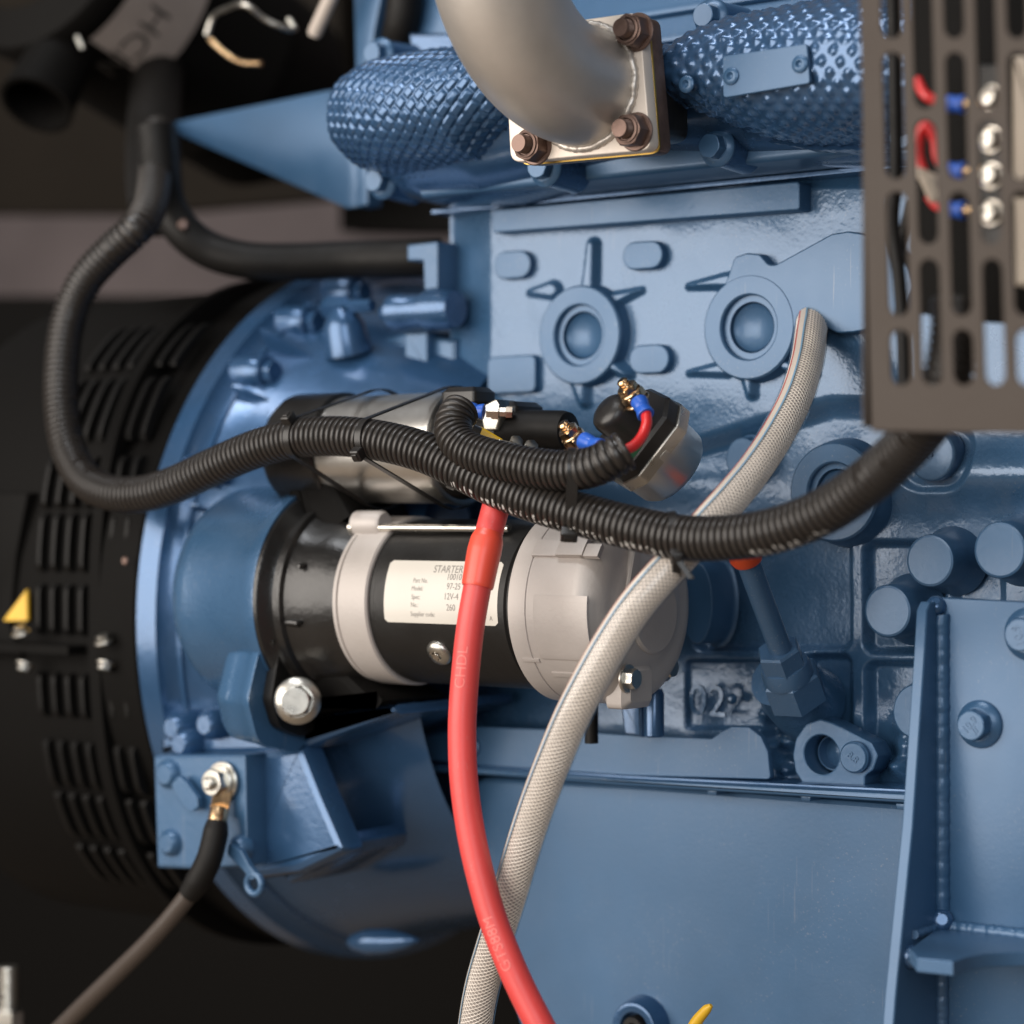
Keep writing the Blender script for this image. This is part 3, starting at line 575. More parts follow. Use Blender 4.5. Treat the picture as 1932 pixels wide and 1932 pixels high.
# speed sensor and its fitting on top of the housing
sen = thing("speed_sensor", "blue painted cylindrical sensor lying at the block corner above the flywheel housing", "sensor", P(790, 590, -.01))
pS = P(725, 590, -.012); pE = P(860, 582, -.012); L_ = float(np.linalg.norm(pE - pS)); kS = SZ(790, 590)
obj("sensor_body", lathe(pS, pE - pS, [(0, 16 * kS), (.004, 20 * kS), (.008, 20 * kS), (.0085, 33 * kS), (.02, 34 * kS), (.021, 32 * kS), (L_ * .62, 32 * kS), (L_ * .63, 38 * kS), (L_ * .93, 38 * kS), (L_, 33 * kS)], 48), 'blue_gloss', sen)
obj("hex_fitting", lathe(P(640, 580, -.02), pE - pS, [(-.012, 20 * kS), (-.004, 26 * kS), (.008, 24 * kS), (.012, 14 * kS), (.030, 12 * kS)], 6), 'blue_gloss', sen, 20)
obj("fitting_base", lathe(P(648, 612, -.02), (0, -.3, 1), [(-.02, 46 * kS), (.0, 40 * kS), (.006, 30 * kS), (.012, 14 * kS)], 40), 'blue_gloss', sen)

# ---- alternator behind the housing
alt = thing("alternator_body", "black alternator barrel with rows of louvre slots at the far left", "alternator", (-.32, -.08, -.07))
RA = .2585
obj("adapter_ring", lathex([(-.262, RA - .004), (-.260, RA - .001), (-.226, RA - .001), (-.2235, RA - .004)], CY, CZ, 160, True, True), 'black', alt)
RB2 = .250; NS = 2.6
def shell_y(z, grow=0.0):
    q = min(.985, abs(z - CZ) / RB2); return CY - (RB2 * (1 - q ** NS) ** (1 / NS) + grow)
def shell_ring(x, k): # rounded-square section
    t = np.linspace(0, 2 * math.pi, 160, endpoint=False); r = RB2 * k / (np.abs(np.cos(t)) ** NS + np.abs(np.sin(t)) ** NS) ** (1 / NS)
    return np.stack([np.full(160, x), CY + r * np.cos(t), CZ + r * np.sin(t)], 1)
obj("barrel", loft([shell_ring(x, k) for x, k in ((-.47, .93), (-.462, .975), (-.455, .985), (-.2735, .985), (-.2725, 1.02), (-.262, 1.02), (-.2615, 1.0))]), 'black_cast', alt)
xr0 = P(236, 1150, CY - RB2)[0]
for y0, y1 in ((606, 692), (712, 832), (862, 958), (968, 1078), (1102, 1196), (1268, 1352), (1398, 1488), (1500, 1588), (1606, 1682)):
    za_, zb_ = P(180, y0, -.10)[2], P(180, y1, -.10)[2]
    for col in range(7):
        x = xr0 - col * .0145; V = []
        for t in np.linspace(0, 1, 11):
            z = za_ + (zb_ - za_) * t; e = min(1, 8 * min(t, 1 - t) + .1)
            for dx, g in ((-.0046, -.0045), (-.0034, -.0008 + .0025 * e), (.0008, -.0008 + .0042 * e), (.0030, -.0008 + .0036 * e), (.0036, -.0045)): V.append((x + dx, shell_y(z, g), z))
        obj("louvre", grid(np.array(V).reshape(11, 5, 3)), 'black', alt, 30)
# joint band half way down with its screws
jb = on_bell(-.26, R_(1.0), RA)
obj("joint_flange", box(np.array([-.40, CY - RA - .004, CZ - .022 - .003]), np.array([-.285, CY - RA + .02, CZ - .022 + .003])), 'black', alt)
scw = bolt_head(.0068, 'zinc', "joint_screw")
for x, y in [(40, 1196), (196, 1212)]: place("joint_screw", scw, alt, P(x, y, CY - RA - .005), (0, -.35, 1), .3)
for x, y in [(48, 1252), (200, 1250)]: place("joint_screw", scw, alt, P(x, y, CY - RA - .002), (0, -.35, -1), .6)
place("joint_screw", data("barrel_screw", *disc(.0028, 0, .002), 'rust'), alt, P(238, 1058, CY - RA - .004), TOWARD)
obj("end_panel", prism_px([(-80, 930), (52, 930), (30, 1050), (18, 1180), (40, 1240), (-80, 1240)], -.12, .02, 0, .002), 'black', alt)
stk = obj("warning_sticker", prism_px([(6, 1171), (50, 1112), (51, 1171)], -.1225, -.1202, 0, .0001), 'yellow', None); tag(stk, "yellow triangular warning sticker at the left edge beside the alternator", "sticker")

# ================================================================== starter motor
st = thing("starter_motor", "black and grey starter motor with a cream data plate in the middle of the engine", "starter motor", (P(900, 1138, SY)))
RB = 163 * SC_; RCAP = 177 * SC_; RRING = 162 * SC_
def SX(px, r=RB): return float(P(px, 1138, SY - r)[0])          # where an edge whose nearest point shows at px lies along the shaft
x_f, x_n, x_r, x_b, x_c, x_e = SX(470, .070), SX(520), SX(622, RRING), SX(690), SX(958, RCAP), SX(1108, RCAP)
obj("nose_housing", lathex([(x_f + .001, .030), (x_f + .001, .0688), (x_f + .0022, .0702), (x_f + .0060, .0702), (x_f + .0072, .0690), (x_f + .0088, .0640), (x_f + .013, .0605), (x_f + .0135, .0635), (x_f + .019, .0635), (x_f + .020, .060), (x_f + .026, .0575), (x_f + .04, .0565), (x_r - .004, .0545), (x_r + .004, .052)], SY, sz, 96), 'black_cast', st)
# mounting ear with the bolt
eo = [(SY - .052, sz - .030), (SY - .060, sz - .062), (SY - .052, sz - .080), (SY - .030, sz - .088), (SY - .004, sz - .076), (SY + .02, sz - .05), (SY, sz)]
pe = np.array(rounded(eo, .012, 6)); obj("mounting_ear", loft([np.stack([np.full(len(pe), x), pe[:, 0], pe[:, 1]], 1) for x in (x_f + .0015, x_f + .0095)]), 'black', st)
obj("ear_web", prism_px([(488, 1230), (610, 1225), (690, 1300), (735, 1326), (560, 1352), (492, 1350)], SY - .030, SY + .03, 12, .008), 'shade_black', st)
for x, y, r_ in [(536, 1068, 6), (568, 1068, 6), (562, 1175, 5)]:
    yy = SY - math.sqrt(max(1e-6, .0600 ** 2 - (P(x, y, SY - .05)[2] - sz) ** 2)); obj("cast_nub", lathe(P(x, y, yy), TOWARD, [(-.003, r_ * .00036), (.001, r_ * .0003), (.0022, r_ * .00018)], 20), 'black_cast', st, 60)
obj("cast_bar", tube(np.array([P(520, 1172, SY - .0575), P(566, 1176, SY - .0555)]), .0026, 12), 'black_cast', st)
obj("cast_bar", tube(np.array([P(512, 1205, SY - .058), P(515, 1330, SY - .040)]), .003, 12), 'black_cast', st)
pmb = P(562, 1322, SY - .050); dmb = np.array([.55, -.80, .05])
mb = flange_bolt(.0150, 'zinc', "mounting_bolt"); place("mounting_bolt", mb, st, pmb, dmb, .35)
# grey bracket ring
obj("bracket_ring", lathex([(x_r + .006, .045), (x_r, RRING - .002), (x_r + .0015, RRING), (x_r + .005, RRING + .0002), (x_r + .0055, RRING - .0012), (x_r + .0065, RRING - .0012), (x_r + .007, RRING + .0006), (x_b - .001, RRING + .0006), (x_b, RRING - .0006), (x_b + .0002, RRING - .004)], SY, sz, 120), 'alloy', st, 30)
for tx, ang in ((652, 62), ):
    a = R_(ang); p = np.array([x_r + .004, SY - (RRING + .002) * math.cos(a), sz + (RRING + .002) * math.sin(a)])
    obj("bolt_lug", lathe(p, (1, 0, 0), [(-.006, .006), (-.004, .0085), (.016, .0085), (.018, .007)], 32), 'alloy', st)
    obj("lug_web", rbox(p + [.006, .006, -.007], [(1, 0, 0), (0, math.sin(a), math.cos(a)), (0, -math.cos(a), math.sin(a))], (.022, .026, .014), .003), 'alloy', st)
# motor body
body = obj("motor_body", lathex([(x_b - .006, RB - .006), (x_b - .006, RB - .0025), (x_b + .004, RB - .0025), (x_b + .005, RB - .0015), (x_c - .008, RB - .0015), (x_c - .007, RB - .003), (x_c + .01, RB - .003)], SY, sz, 120), 'black', st)
def cyl(px, py, r, off=0.0):   # point on the motor barrel seen at a pixel
    Y = SY - r
    for _ in range(12):
        p = P(px, py, Y); dz = max(-r * .999, min(r * .999, p[2] - sz)); Y = SY - math.sqrt(r * r - dz * dz)
    return P(px, py, Y)
RL = RB - .0013
c0, c1 = cyl(724, 1140, RL), cyl(938, 1140, RL); t0 = math.asin((cyl(800, 1058, RL)[2] - sz) / RL); t1 = math.asin((cyl(800, 1176, RL)[2] - sz) / RL)
def onc(x, th, r): return np.stack([x + 0 * th, SY - r * np.cos(th), sz + r * np.sin(th)], -1)
lx0, lx1 = c0[0], c1[0]; wl = lx1 - lx0; hl = (t0 - t1) * RL
lo = resample(rounded([(0, 0), (wl, 0), (wl, hl), (0, hl)], .0022, 6), 150)
ys_ = np.linspace(0, 1, 22); Gl = []
ins = lambda v: np.clip(.0022 - np.sqrt(np.clip(.0022 ** 2 - (.0022 - np.clip(np.minimum(v, hl - v), 0, .0022)) ** 2, 0, 1)), 0, .0022)
for v in ys_ * hl:
    i = float(ins(np.array(v))); Gl.append([onc(np.array(lx0 + i + u * (wl - 2 * i)), np.array(t1 + v / RL), RL) for u in np.linspace(0, 1, 6)])
lab = obj("data_plate", grid(np.array(Gl)), 'label', st)
def print_on(body_txt, px, py, size, m='ink', name="print_line", al='LEFT'):
    tv, tf = text(body_txt, size, al, 0, .003); b = cyl(px, py, RL); th0 = math.asin((b[2] - sz) / RL)
    V = onc(b[0] + tv[:, 0] * .82, th0 + tv[:, 1] / RL, RL + .00012); obj(name, (V, tf), m, lab, smooth=False)
print_on("STARTER", 817, 1080, .0068)
for tx, px, py in [("Part No.", 779, 1099), ("Model:", 776, 1114), ("Spec:", 776, 1130), ("No.:", 775, 1145), ("Supplier code:", 775, 1162)]: print_on(tx, px, py, .0040)
for tx, px, py in [("10010", 842, 1094), ("97-25", 842, 1112), ("12V-4", 837, 1131), ("260", 842, 1152)]: print_on(tx, px, py, .0056)
print_on("A", 924, 1171, .004)
ts = data("torx_screw", *join(lathe((0, 0, 0), Z3, [(-.002, .0085), (.0006, .0085), (.0024, .0072), (.0034, .0045), (.0034, .0032), (.0012, .0030)], 40, True, True)), 'zinc', 40)
q = cyl(829, 1232, RB - .0015); nrm = np.array([0, q[1] - SY, q[2] - sz]); tso = place("torx_screw", ts, st, q, nrm, 0)
star = [((.0033 if k % 2 else .0019) * math.cos(k * math.pi / 6), (.0033 if k % 2 else .0019) * math.sin(k * math.pi / 6)) for k in range(12)]
so2 = bpy.data.objects.new("star_recess", data("star_recess", *loft([[(x, y, z) for x, y in star] for z in (.0028, .0041)]), 'steel', 30)); COL.objects.link(so2); so2.parent = tso
# end cap
ro = .013
cap = [(x_c - .001, RCAP - .006), (x_c - .001, RCAP - .0012), (x_c, RCAP), (x_c + .012, RCAP), (x_c + .0124, RCAP - .0006), (x_c + .013, RCAP - .0006), (x_c + .0134, RCAP)]
cap += [(x_e - .012 + .014 * math.sin(t), RCAP - .019 + .019 * math.cos(t)) for t in np.linspace(0, math.pi / 2, 10)]
cap += [(x_e + .003, RCAP - .025), (x_e + .004, RCAP - .027), (x_e + .0042, RCAP - .034), (x_e + .002, RCAP - .036), (x_e + .002, .0004)]
obj("end_cap", lathex(cap, SY, sz, 120), 'alloy', st)
def patch(x0, x1, py0, py1, lift, m, name, parent, bev=.0006):
    r = RCAP; a0 = math.asin(max(-.999, min(.999, (cyl(1000, py0, r)[2] - sz) / r))); a1 = math.asin(max(-.999, (cyl(1000, py1, r)[2] - sz) / r))
    rows = []
    for k, (dx, da, lf) in enumerate([(0, 0, -.0005), (0, 0, lift - bev * .3), (bev, bev / r, lift)]):
        rows.append([onc(np.array(x), np.array(a), r + lf) for x, a in
                     [(x0 + dx, a0 - da), *[(x0 + dx, a0 - da + (a1 - a0 + 2 * da) * t) for t in np.linspace(.08, .92, 10)], (x0 + dx, a1 + da), (x1 - dx, a1 + da), *[(x1 - dx, a1 + da + (a0 - a1 - 2 * da) * t) for t in np.linspace(.08, .92, 10)], (x1 - dx, a0 - da)]])
    V, F = loft([np.array(q) for q in rows], False, False); n = 24; o = 2 * n
    F += [[o + i, o + i + 1, o + n - 2 - i, o + n - 1 - i] for i in range(n // 2 - 1)]
    obj(name, (V, F), m, parent)
ax = lambda px: float(cyl(px, 1200, RCAP)[0])
patch(ax(1012), ax(1112), 1122, 1240, .0010, 'alloy', "raised_panel", st)
patch(ax(992), ax(1052), 1020, 1050, .0016, 'alloy', "raised_panel", st)
patch(ax(1042), ax(1092), 1000, 1052, .0042, 'alloy', "cable_block", st)
patch(SX(1082, RCAP), SX(1116, RCAP), 1030, 1052, .0030, 'alloy', "cable_block", st)
patch(ax(975), ax(1006), 1242, 1248, .0008, 'alloy', "witness_bar", st)
patch(ax(1020), ax(1071), 1265, 1273, .0008, 'alloy', "witness_bar", st)
fcx = x_e + .004
obj("end_rib", rbox((fcx - .001, SY - .018, sz + .022), [(0, .3, 1), (0, 1, -.3), (1, 0, 0)], (.030, .008, .006), .001), 'alloy', st)
obj("end_hub", lathe((fcx - .002, SY + .004, sz - .004), (1, 0, 0), [(0, .024), (.003, .0235), (.0042, .022), (.0042, .0004)], 56), 'alloy', st)
obj("end_lug", rbox((x_e - .004, SY - .010, sz - RCAP + .012), [(0, 1, 0), (0, 0, 1), (1, 0, 0)], (.030, .026, .018), .004), 'alloy', st)
tb = bolt_head(.0085, 'zinc', "through_bolt_head")
place("through_bolt_head", tb, st, np.array([x_e + .003, SY - .022, sz - RCAP + .017]), (1, 0, 0), .4)
place("through_bolt_head", tb, st, np.array([x_e - .008, SY + .034, sz - RCAP + .020]), (1, 0, 0), .1)
# long through bolt on top
rp0, rp1 = P(672, 995, SY - .030), P(1040, 998, SY - .030)
obj("through_bolt", join(lathe(rp0, rp1 - rp0, [(-.002, .0024), (.12, .0024)], 20), lathe(rp0, rp1 - rp0, [(-.004, .004), (-.001, .004)], 20)), 'steel', st)
obj("drain_stub", lathe(P(1116, 1310, SY + .035), (0, 0, -1), [(0, .0042), (.030, .0042), (.030, .0033), (.02, .0032)], 28), 'rubber', st)
obj("rear_post", prism_px([(1168, 1316), (1210, 1318), (1212, 1392), (1176, 1388)], SY + .062, SY + .08, 4, .002), 'blue_gloss', st)
obj("rear_post", lathe(P(1234, 1300, SY + .045), (0, 0, -1), [(0, .005), (.003, .0062), (.028, .0062), (.029, .005)], 28), 'blue_gloss', st)
# bridge between motor and solenoid
SYS = -.104; szs = P(700, 848, SYS)[2]; RS = 108 * SZ(700, 848, SYS)
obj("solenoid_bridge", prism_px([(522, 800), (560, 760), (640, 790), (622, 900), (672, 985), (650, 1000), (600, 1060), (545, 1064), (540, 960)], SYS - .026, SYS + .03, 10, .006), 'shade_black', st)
def SXs(px, r): return float(P(px, 848, SYS - r)[0])
x0, x1 = SXs(548, RS), SXs(803, RS)
obj("solenoid_cup", lathex([(x0 - .030, RS - .014), (x0 - .028, RS - .003), (x0 - .022, RS + .0005), (x0 + .016, RS + .0005), (x0 + .017, RS - .001)], SYS, szs, 80), 'black_cast', st)
obj("solenoid_can", lathex([(x0 + .012, RS - .0025), (x1 - .004, RS - .0018), (x1 - .003, RS - .0006), (x1 - .001, RS - .0006), (x1, RS - .002), (x1, RS - .008)], SYS, szs, 96), 'brushed', st)
xc = SXs(835, RS)
obj("terminal_cap", lathex([(x1 - .001, RS - .004), (x1 + .010, RS - .0055), (x1 + .012, RS - .007), (x1 + .034, RS - .011), (x1 + .036, RS - .014), (x1 + .036, .0004)], SYS, szs, 80), 'plastic', st)
obj("cap_lip", rbox(P(884, 750, SYS - .02), [(1, 0, 0), (0, 1, 0), (0, 0, 1)], (.026, .022, .012), .003), 'plastic', st)
tb_ = obj("terminal_shield", prism_px([(905, 768), (936, 752), (948, 776), (936, 812), (912, 812)], SYS - .030, SYS - .012, 4, .001), 'zinc', st)
obj("rubber_boot", lathe(P(955, 812, SYS - .014), (1, 0, -.03), [(0, .0125), (.004, .0130), (.010, .0125), (.042, .0122), (.046, .0112), (.047, .006)], 40), 'rubber', st)
obj("boot_foot", rbox(P(958, 800, SYS - .006), [(1, 0, 0), (0, 1, 0), (0, 0, 1)], (.034, .03, .026), .003), 'plastic', st)
pt = P(918, 776, SYS - .034); dt = RT * .98 - UP * .05 - FW * .1
obj("terminal_stud", lathe(pt, dt, [(.0, .0042), (.003, .0042), (.0032, .0052), (.0075, .0052), (.008, .0030), (.0115, .0030), (.0118, .0038), (.0155, .0036), (.016, .002)], 6), 'steel', st, 20)
for x, y, r_ in [(972, 838, 10), (1000, 846, 9)]: obj("spade_nut", lathe(P(x, y, SYS - .036), (.7, -.4, .5), [(-.004, .004), (.002, .0045), (.004, .0038), (.0045, .002)], 6), 'zinc', st, 20)

# ================================================================== preheat relay behind the conduits
rel = thing("heater_relay", "metal can relay with a black cap and two brass terminals behind the conduits", "relay", P(1220, 840, -.12))
ra = -FW * .42 - RT * .66 + UP * .52; ra /= np.linalg.norm(ra)
rc = P(1209, 833, -.124)
u_, v_, _ = frame(ra)
obj("relay_can", lathe(rc, ra, [(-.029, .016), (-.028, .0225), (-.025, .0245), (-.010, .0255), (-.008, .0262), (-.002, .0262)], 64), 'brushed', rel)
side = RT * .57 + UP * .82; side -= ra * (side @ ra); side /= np.linalg.norm(side); oth = np.cross(ra, side)
def plate(c, u, v, d, pts, z0, z1, bev):
    p = ccw(pts); pr = [(0, z0), (0, z1 - bev), (-bev, z1)]; return loft([c + np.outer(offset(p, a)[:, 0], u) + np.outer(offset(p, a)[:, 1], v) + d * z for a, z in pr])
hexo = rounded([(-.027, -.017), (-.018, -.026), (.018, -.026), (.030, -.014), (.030, .014), (.018, .026), (-.018, .026), (-.027, .017)], .004, 4)
obj("relay_rim", plate(rc, side, oth, ra, hexo, -.006, .0015, .0006), 'zinc', rel)
obj("relay_cap", plate(rc, side, oth, ra, [(x * .95, y * .95) for x, y in hexo], .001, .011, .002), 'plastic', rel)
obj("round_cap", lathe(P(1163, 788, -.150), ra, [(-.016, .0118), (.004, .0122), (.0070, .0114), (.0088, .0095), (.0100, .006), (.0104, .0004)], 48), 'plastic', rel)
bn = data("brass_stud", *join(disc(.0078, 0, .0014), hexbody(.0074, .0052, .0014), disc(.0068, .0066, .0080), hexbody(.0062, .0038, .008), lathe((0, 0, 0), Z3, [(.0118, .0034), (.0128, .0030), (.0136, .0034), (.0146, .0030), (.0154, .0034), (.0164, .0024)], 24)), 'brass', 30)
ts_ = ra * .8 + UP * .25
pA, pB = P(1203, 758, -.152), P(1092, 838, -.165)
place("terminal_stud", bn, rel, pA, ts_, .2); place("terminal_stud", bn, rel, pB, ts_, .5)
obj("indicator_chip", rbox(P(1196, 848, -.160) + ra * .0, [side, oth, ra], (.010, .006, .004), .0006), 'green', rel)

# ================================================================== conduits, cables, hoses
def strand(name, pts, r, m, label, cat, seg=16, n=160, parent=None):
    o = obj(name, tube(pxpath(pts, n)[0], r, seg), m, parent, 60)
    if label: tag(o, label, cat)
    return o
main_pts = [(1806, 560, -.238), (1800, 640, -.238), (1786, 720, -.238), (1766, 770, -.235), (1735, 815, -.225), (1690, 862, -.215), (1640, 907, -.208), (1560, 962, -.203), (1465, 1000, -.200), (1370, 1015, -.198), (1280, 1013, -.196), (1180, 993, -.195), (1090, 969, -.194), (1005, 944, -.192), (935, 917, -.190), (870, 885, -.188), (800, 853, -.186), (720, 832, -.184), (640, 823, -.182), (560, 827, -.180), (480, 848, -.178), (400, 882, -.176), (330, 914, -.174), (268, 932, -.172), (210, 930, -.170), (162, 906, -.166), (130, 850, -.160), (116, 770, -.154), (117, 680, -.148), (130, 600, -.142), (160, 530, -.136), (210, 474, -.128), (258, 430, -.12), (282, 392, -.10), (290, 350, -.07), (294, 300, -.02), (296, 240, .04)]
vf, _ = corrugated(main_pts, .0121, .0043, .0016)
tag(obj("corrugated_conduit", vf, 'conduit', None, 60), "long black corrugated conduit sweeping from the left loop across the starter to the brown box", "conduit")
up_pts = [(872, 772, -.176), (858, 792, -.184), (858, 822, -.190), (884, 850, -.194), (938, 868, -.197), (1005, 882, -.199), (1070, 888, -.200), (1120, 880, -.200), (1158, 862, -.197), (1186, 846, -.192)]
vf, _ = corrugated(up_pts, .0113, .0041, .0015)
tag(obj("corrugated_conduit", vf, 'conduit', None, 60), "short black corrugated conduit from the solenoid to the relay lying above the long one", "conduit")
# clear braided hose with colour stripes
hp = [(1538, 545, .05), (1535, 580, .016), (1531, 622, -.012), (1522, 684, -.042), (1502, 750, -.070), (1468, 818, -.096), (1428, 880, -.122), (1385, 934, -.146), (1340, 985, -.166), (1293, 1040, -.180), (1240, 1096, -.192), (1194, 1152, -.200), (1150, 1220, -.205), (1111, 1290, -.208), (1076, 1360, -.208), (1043, 1440, -.206), (1013, 1520, -.202), (987, 1600, -.198), (961, 1690, -.192), (933, 1780, -.186), (910, 1860, -.180), (897, 1935, -.175), (892, 2000, -.17)]
hpath, hL = pxpath(hp, 420); RHs = .0104
hose = thing("braided_hose", "clear braided hose with red white and blue stripes crossing in front of the starter end", "hose", hpath[-1])
obj("hose_core", tube(hpath, RHs - .0014, 40), 'hose', hose, 60)
obj("hose_skin", tube(hpath, RHs, 40, False), 'skin', hose, 60)
T, N_, B_ = frames(hpath); dist = np.linspace(0, hL, 420)
S2 = np.linspace(0, hL, 1500); hp2 = np.stack([np.interp(S2, dist, hpath[:, k]) for k in range(3)], 1); T2, N2, B2 = frames(hp2)
def helix(phase, sgn, r, pitch=.041):
    a = phase + sgn * 2 * math.pi * S2 / pitch; return hp2 + r * (np.cos(a)[:, None] * N2 + np.sin(a)[:, None] * B2)
VF = []
for k in range(16):
    for sgn in (1, -1):
        pth = helix(2 * math.pi * (k + .5 * (sgn > 0)) / 16, sgn, RHs - .00125 + (.0002 if sgn > 0 else 0)); VF.append(tube(pth[::3], .00027, 4, False))
obj("braid", join(*VF), 'thread', hose, 60)
def facing(path, B=None):
    """angle round the tube, in its own frames, that faces the camera"""
    return None
def stripe(name, off0, off1, wd, m):
    V = []
    for i in range(420):
        tc = CAM - hpath[i]; tc -= T[i] * (tc @ T[i]); tc /= np.linalg.norm(tc); sd = np.cross(T[i], tc)   # left/right of the line of sight
        o = off0 + (off1 - off0) * (dist[i] / hL) ** .55
        V.append([hpath[i] + (RHs - .0003) * (math.cos(o + d) * tc + math.sin(o + d) * sd) for d in np.linspace(-wd, wd, 5)])
    obj(name, grid(np.array(V)), m, hose, 60)
# the stripes wind slowly round the hose as it hangs
stripe("white_stripe", .30, 1.50, .19, 'stripe_white'); stripe("red_stripe", .56, 1.76, .07, 'stripe_red'); stripe("blue_stripe", .05, 1.28, .055, 'stripe_blue')
# red battery cable
rp = [(936, 955, -.183), (928, 985, -.186), (915, 1035, -.192), (902, 1100, -.198), (888, 1180, -.203), (879, 1260, -.207), (873, 1340, -.210), (872, 1400, -.212), (875, 1470, -.214), (885, 1550, -.215), (901, 1630, -.216), (926, 1722, -.216), (955, 1800, -.216), (987, 1872, -.215), (1022, 1940, -.214), (1046, 1985, -.213)]
rpath, rL = pxpath(rp, 320); RC = .0080
cab = thing("battery_cable", "thick red battery cable with a lighter sleeve hanging from the conduit past the data plate", "cable", rpath[-1])
obj("cable_sheath", tube(rpath, RC, 36), 'red', cab, 60)
i0 = 6; i1 = int(np.argmin(np.abs(rpath[:, 2] - P(890, 1112, -.2)[2])))
sl = rpath[i0:i1]; u = np.linspace(0, 1, len(sl)); rs = np.interp(u, [0, .12, .20, .34, .5, .97, 1], [.0062, .0068, .0074, .0094, .0098, .0092, .0088])
obj("shrink_sleeve", tube(sl, rs, 36), 'red_sleeve', cab, 40)
Tr, Nr, Br = frames(rpath); dr_ = np.linspace(0, rL, 320)
def cable_print(body_txt, py_mid, size, off):
    tv, tf = text(body_txt, size, 'CENTER', 0, .0012); im = int(np.argmin(np.abs(rpath[:, 2] - P(900, py_mid, -.21)[2]))); s0 = dr_[im]; V = []
    for x, y, _ in tv:
        s = s0 - x; p = np.array([np.interp(s, dr_, rpath[:, k]) for k in range(3)]); t = np.array([np.interp(s, dr_, Tr[:, k]) for k in range(3)]); t /= np.linalg.norm(t)
        tc = CAM - rpath[im]; tc -= t * (tc @ t); tc /= np.linalg.norm(tc); sd = np.cross(t, tc); a = off - y / RC   # letters read upwards
        V.append(p + (RC + .00012) * (math.cos(a) * tc - math.sin(a) * sd))
    return np.array(V), tf
obj("cable_print", cable_print("CHDL", 1262, .0088, .0), 'red_print', cab, smooth=False)
obj("cable_print", cable_print("GTS88M", 1768, .0088, .0), 'red_print', cab, smooth=False)

# ---- cable ties: flat bands pulled round what they hold
def hull_loop(c, t, circles, n=120):
    t = np.asarray(t, float) / np.linalg.norm(t); a = np.array([0, 0, 1.0]); a -= t * (a @ t); a /= np.linalg.norm(a); b = np.cross(t, a); out = []
    cs = [((q - c) @ a, (q - c) @ b, r) for q, r in circles]
    for w_ in np.linspace(0, 2 * math.pi, n, endpoint=False):
        d = (math.cos(w_), math.sin(w_)); k = max(cs, key=lambda q: q[0] * d[0] + q[1] * d[1] + q[2]); out.append(c + a * (k[0] + k[2] * d[0]) + b * (k[1] + k[2] * d[1]))
    return np.array(out), t, np.array([math.cos(x) for x in np.linspace(0, 2 * math.pi, n, endpoint=False)])[:, None] * a + np.array([math.sin(x) for x in np.linspace(0, 2 * math.pi, n, endpoint=False)])[:, None] * b
def cable_tie(label, c, t, circles, head_px, wd=.0048, tail=None, m='plastic'):
    loop, t, out = hull_loop(c, t, circles); th = .0011
    root = thing("cable_tie", label, "cable tie", c, "black cable ties round the conduits")
    rings = [loop + t * s * wd / 2 + out * o for s, o in ((-1, .0002), (-1, th), (1, th), (1, .0002))]
    n = len(loop); V = np.concatenate(rings); F = []
    for k in range(4):
        for i in range(n): F.append([k * n + i, k * n + (i + 1) % n, ((k + 1) % 4) * n + (i + 1) % n, ((k + 1) % 4) * n + i])
    obj("band", (V, F), m, root, 40)
    hp_ = P(*head_px); i = int(np.argmin(np.linalg.norm(loop - hp_, axis=1))); o_ = out[i]; tg = np.cross(o_, t)
    hd = obj("head", join(rbox(loop[i] + o_ * .0034, [t, tg, o_], (wd * 1.5, .0075, .0062), .0007), rbox(loop[i] + o_ * .0066, [t, tg, o_], (wd * .9, .0040, .0012), .0003)), m, root)
    if tail is not None: obj("tail", rbox(loop[i] + o_ * .0055 + np.asarray(tail) * .006, [t, np.cross(np.asarray(tail, float), t), tail], (wd * .8, .0014, .014), .0004), m, root)
def on(base, px, Y):   # nearest point of a run to a pixel
    p = P(px[0], px[1], Y); return base[int(np.argmin(np.linalg.norm(base - p, axis=1)))]
mb_, _ = pxpath(main_pts, 500); ub_, _ = pxpath(up_pts, 300)
c1 = on(ub_, (1078, 887), -.2); c2 = on(mb_, (1078, 966), -.194)
cable_tie("wide cable tie binding the short and long conduits together above the starter end cap", (c1 + c2) / 2, RT * .98 - UP * .05, [(c1, .0114), (c2, .0121)], (1070, 1018, -.204), .0062)
c1 = on(mb_, (1274, 1012), -.196); c2 = on(hpath, (1278, 1056), -.184)
cable_tie("cable tie holding the long conduit to the clear braided hose", c1, RT * .99 + UP * .1, [(c1, .0122), (c2, .0100)], (1266, 1050, -.206), .0046, tail=RT * .55 - UP * .8 - FW * .1)
c1 = on(mb_, (866, 884), -.188); c2 = on(ub_, (862, 836), -.19)
cable_tie("cable tie at the bend where the short conduit leaves the solenoid end", c1, RT * .9 - UP * .42, [(c1, .0121), (c2, .0112)], (848, 848, -.204), .0048)
for px, hpx, lb in ((703, (690, 856, -.196), "cable tie strapping the long conduit to the middle of the shiny solenoid"), (560, (582, 790, -.19), "cable tie strapping the long conduit to the black left end of the solenoid")):
    c1 = on(mb_, (px, 829), -.182); c2 = np.array([c1[0], SYS, szs])
    cable_tie(lb, c1, (1, 0, 0), [(c1, .0122), (c2, RS + .0008)], hpx, .0044)

